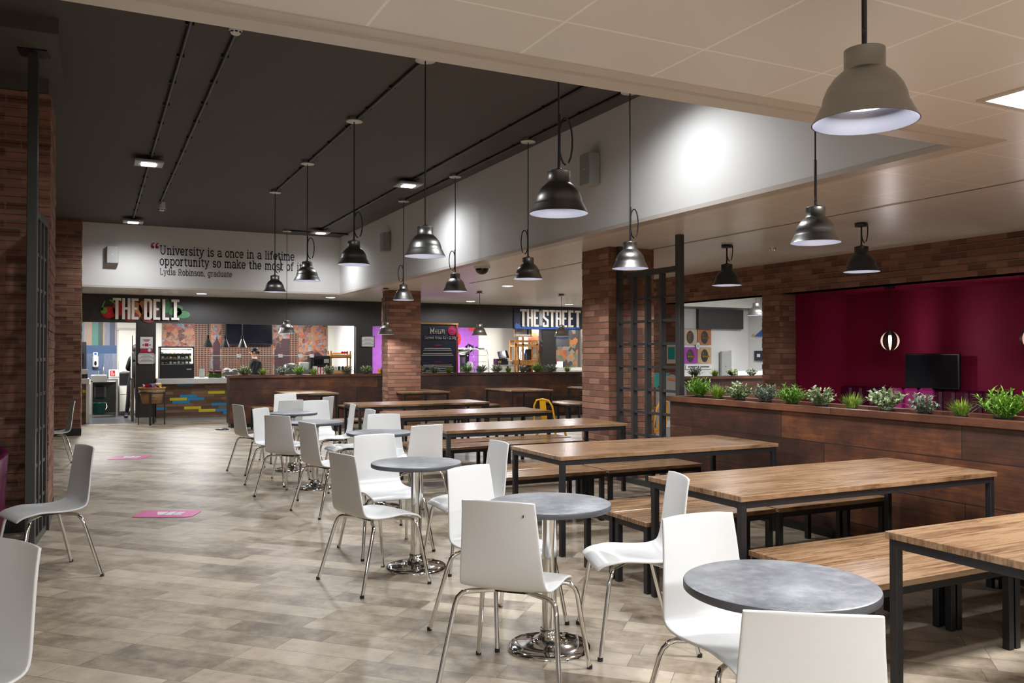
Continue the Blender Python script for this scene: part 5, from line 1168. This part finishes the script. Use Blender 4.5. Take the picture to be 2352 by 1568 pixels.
# woman at the deli counter, facing left, looking down
PX, PY = 3.58, 21.45
per = thing('person', 'person in black uniform with dark tied hair, facing left behind the deli counter', 'person', (PX, PY, 0), 0)
bd = skin('body', [(0, 0, .92, .19, .16), (0, 0, 1.1, .18, .16), (-.01, 0, 1.28, .20, .165), (-.02, 0, 1.38, .145, .125), (-.035, 0, 1.45, .05, .05), (-.06, 0, 1.53, .062, .066), (-.075, 0, 1.60, .078, .082), (-.065, 0, 1.66, .06, .065),
     (-.02, -.19, 1.36, .06), (-.10, -.23, 1.12, .05), (-.34, -.20, 1.06, .036), (-.43, -.18, 1.07, .028), (-.02, .19, 1.36, .06), (-.10, .22, 1.12, .05), (-.33, .16, 1.08, .036), (-.42, .14, 1.09, .028),
     (0, -.1, .80, .10), (.02, -.11, .48, .07), (0, -.11, .09, .045), (-.12, -.11, .04, .035), (0, .1, .80, .10), (.02, .11, .48, .07), (.02, .11, .09, .045), (-.1, .11, .04, .035)],
     [(0, 1), (1, 2), (2, 3), (3, 4), (4, 5), (5, 6), (6, 7), (3, 8), (8, 9), (9, 10), (10, 11), (3, 12), (12, 13), (13, 14), (14, 15), (0, 16), (16, 17), (17, 18), (18, 19), (0, 20), (20, 21), (21, 22), (22, 23)], 'skin', per)
n = NT('clothed_skin'); z_ = n.xyz(n.coord())[2]; x_ = n.xyz(n.coord())[0]
msk = n.m('MAXIMUM', n.m('GREATER_THAN', z_, 1.435), n.m('LESS_THAN', x_, -.36))
M['clothed'] = n.done(n.mix(msk, (.009, .009, .012), (.52, .28, .18)), .9); bd.data.materials[0] = M['clothed']
hb = MB().ball((-.045, 0, 1.625), (.105, .092, .085)).ball((.055, 0, 1.60), (.045, .05, .055)); hb.add(*[[(0, 0, 0)], []]); hb.build('hair', 'hair', per)
MB().lathe([(.098, 1.665), (.10, 1.69), (.08, 1.715), (.001, 1.722)], 20, 0, -.04, 0).build('cap', 'hair', per)
fb = MB().ball((-.152, 0, 1.585), (.018, .014, .02)); fb.build('nose', 'skin', per)
for sy in (-1, 1): MB().ball((-.132, sy * .032, 1.605), (.010, .013, .008)).build('eye', 'hair', per)
MB().ball((-.135, 0, 1.548), (.010, .024, .007)).build('mouth', 'redprint', per)
MB().ball((-.055, -.083, 1.585), (.022, .012, .032)).build('ear', 'skin', per)
for hy, s_ in ((-.18, 1), (.14, -1)):
    pts = [(-.42, hy, 1.075, .028, .018), (-.47, hy, 1.07, .036, .016)]; ed = [(0, 1)]
    for i in range(4):
        yy = hy + (i - 1.5) * .02; L = (.05, .06, .055, .045)[i]; k = len(pts)
        pts += [(-.50, yy, 1.065, .010), (-.50 - L * .6, yy, 1.05, .009), (-.50 - L, yy, 1.02, .008)]; ed += [(1, k), (k, k + 1), (k + 1, k + 2)]
    k = len(pts); pts += [(-.45, hy + s_ * .04, 1.06, .011), (-.48, hy + s_ * .055, 1.03, .010)]; ed += [(0, k), (k, k + 1)]
    skin('hand', pts, ed, 'skin', per, 1)
per.scale = (.96, .96, .96)
# second staff member bending behind the doorway edge: black sleeve, leg and shoe show
p2 = thing('person', 'person in black mostly hidden behind the open door, elbow and leg showing', 'person', (.83, 21.75, 0), 0)
b2_ = skin('body', [(.02, .02, .90, .14, .12), (.04, .02, 1.1, .14, .11), (.05, .05, 1.30, .15, .11), (.05, .08, 1.40, .10, .08), (.06, .12, 1.48, .05), (.06, .16, 1.58, .075, .085), (.06, .17, 1.66, .06, .065),
     (-.06, .06, 1.36, .065), (-.13, .10, 1.14, .055), (-.02, .30, 1.09, .036), (.02, .38, 1.09, .026), (.22, .06, 1.36, .06), (.27, .10, 1.13, .05), (.20, .32, 1.09, .036), (.19, .38, 1.09, .026),
     (-.05, .0, .78, .10), (-.09, -.03, .46, .065), (-.14, -.02, .09, .045), (-.16, -.12, .04, .038), (.10, .02, .78, .10), (.10, .0, .46, .07), (.10, .04, .09, .045), (.10, -.08, .04, .038)],
     [(0, 1), (1, 2), (2, 3), (3, 4), (4, 5), (5, 6), (3, 7), (7, 8), (8, 9), (9, 10), (3, 11), (11, 12), (12, 13), (13, 14), (0, 15), (15, 16), (16, 17), (17, 18), (0, 19), (19, 20), (20, 21), (21, 22)], 'uniform', p2)
MB().ball((.06, .15, 1.62), (.09, .10, .10)).build('hair', 'hair', p2)
for i, x in enumerate((.02, .19)): MB().bbox(x - .03, x + .03, .38, .46, 1.07, 1.10, .01).build('hand', 'skin', p2)
for x, y in ((-.155, -.09), (.10, -.05)): MB().bbox(x - .045, x + .045, y - .12, y + .10, 0, .07, .02).build('shoe', 'plastic_black', p2)
for o in list(COL.objects):
    if o.type == 'EMPTY' and o.get('label') == '-': o['label'] = o.name
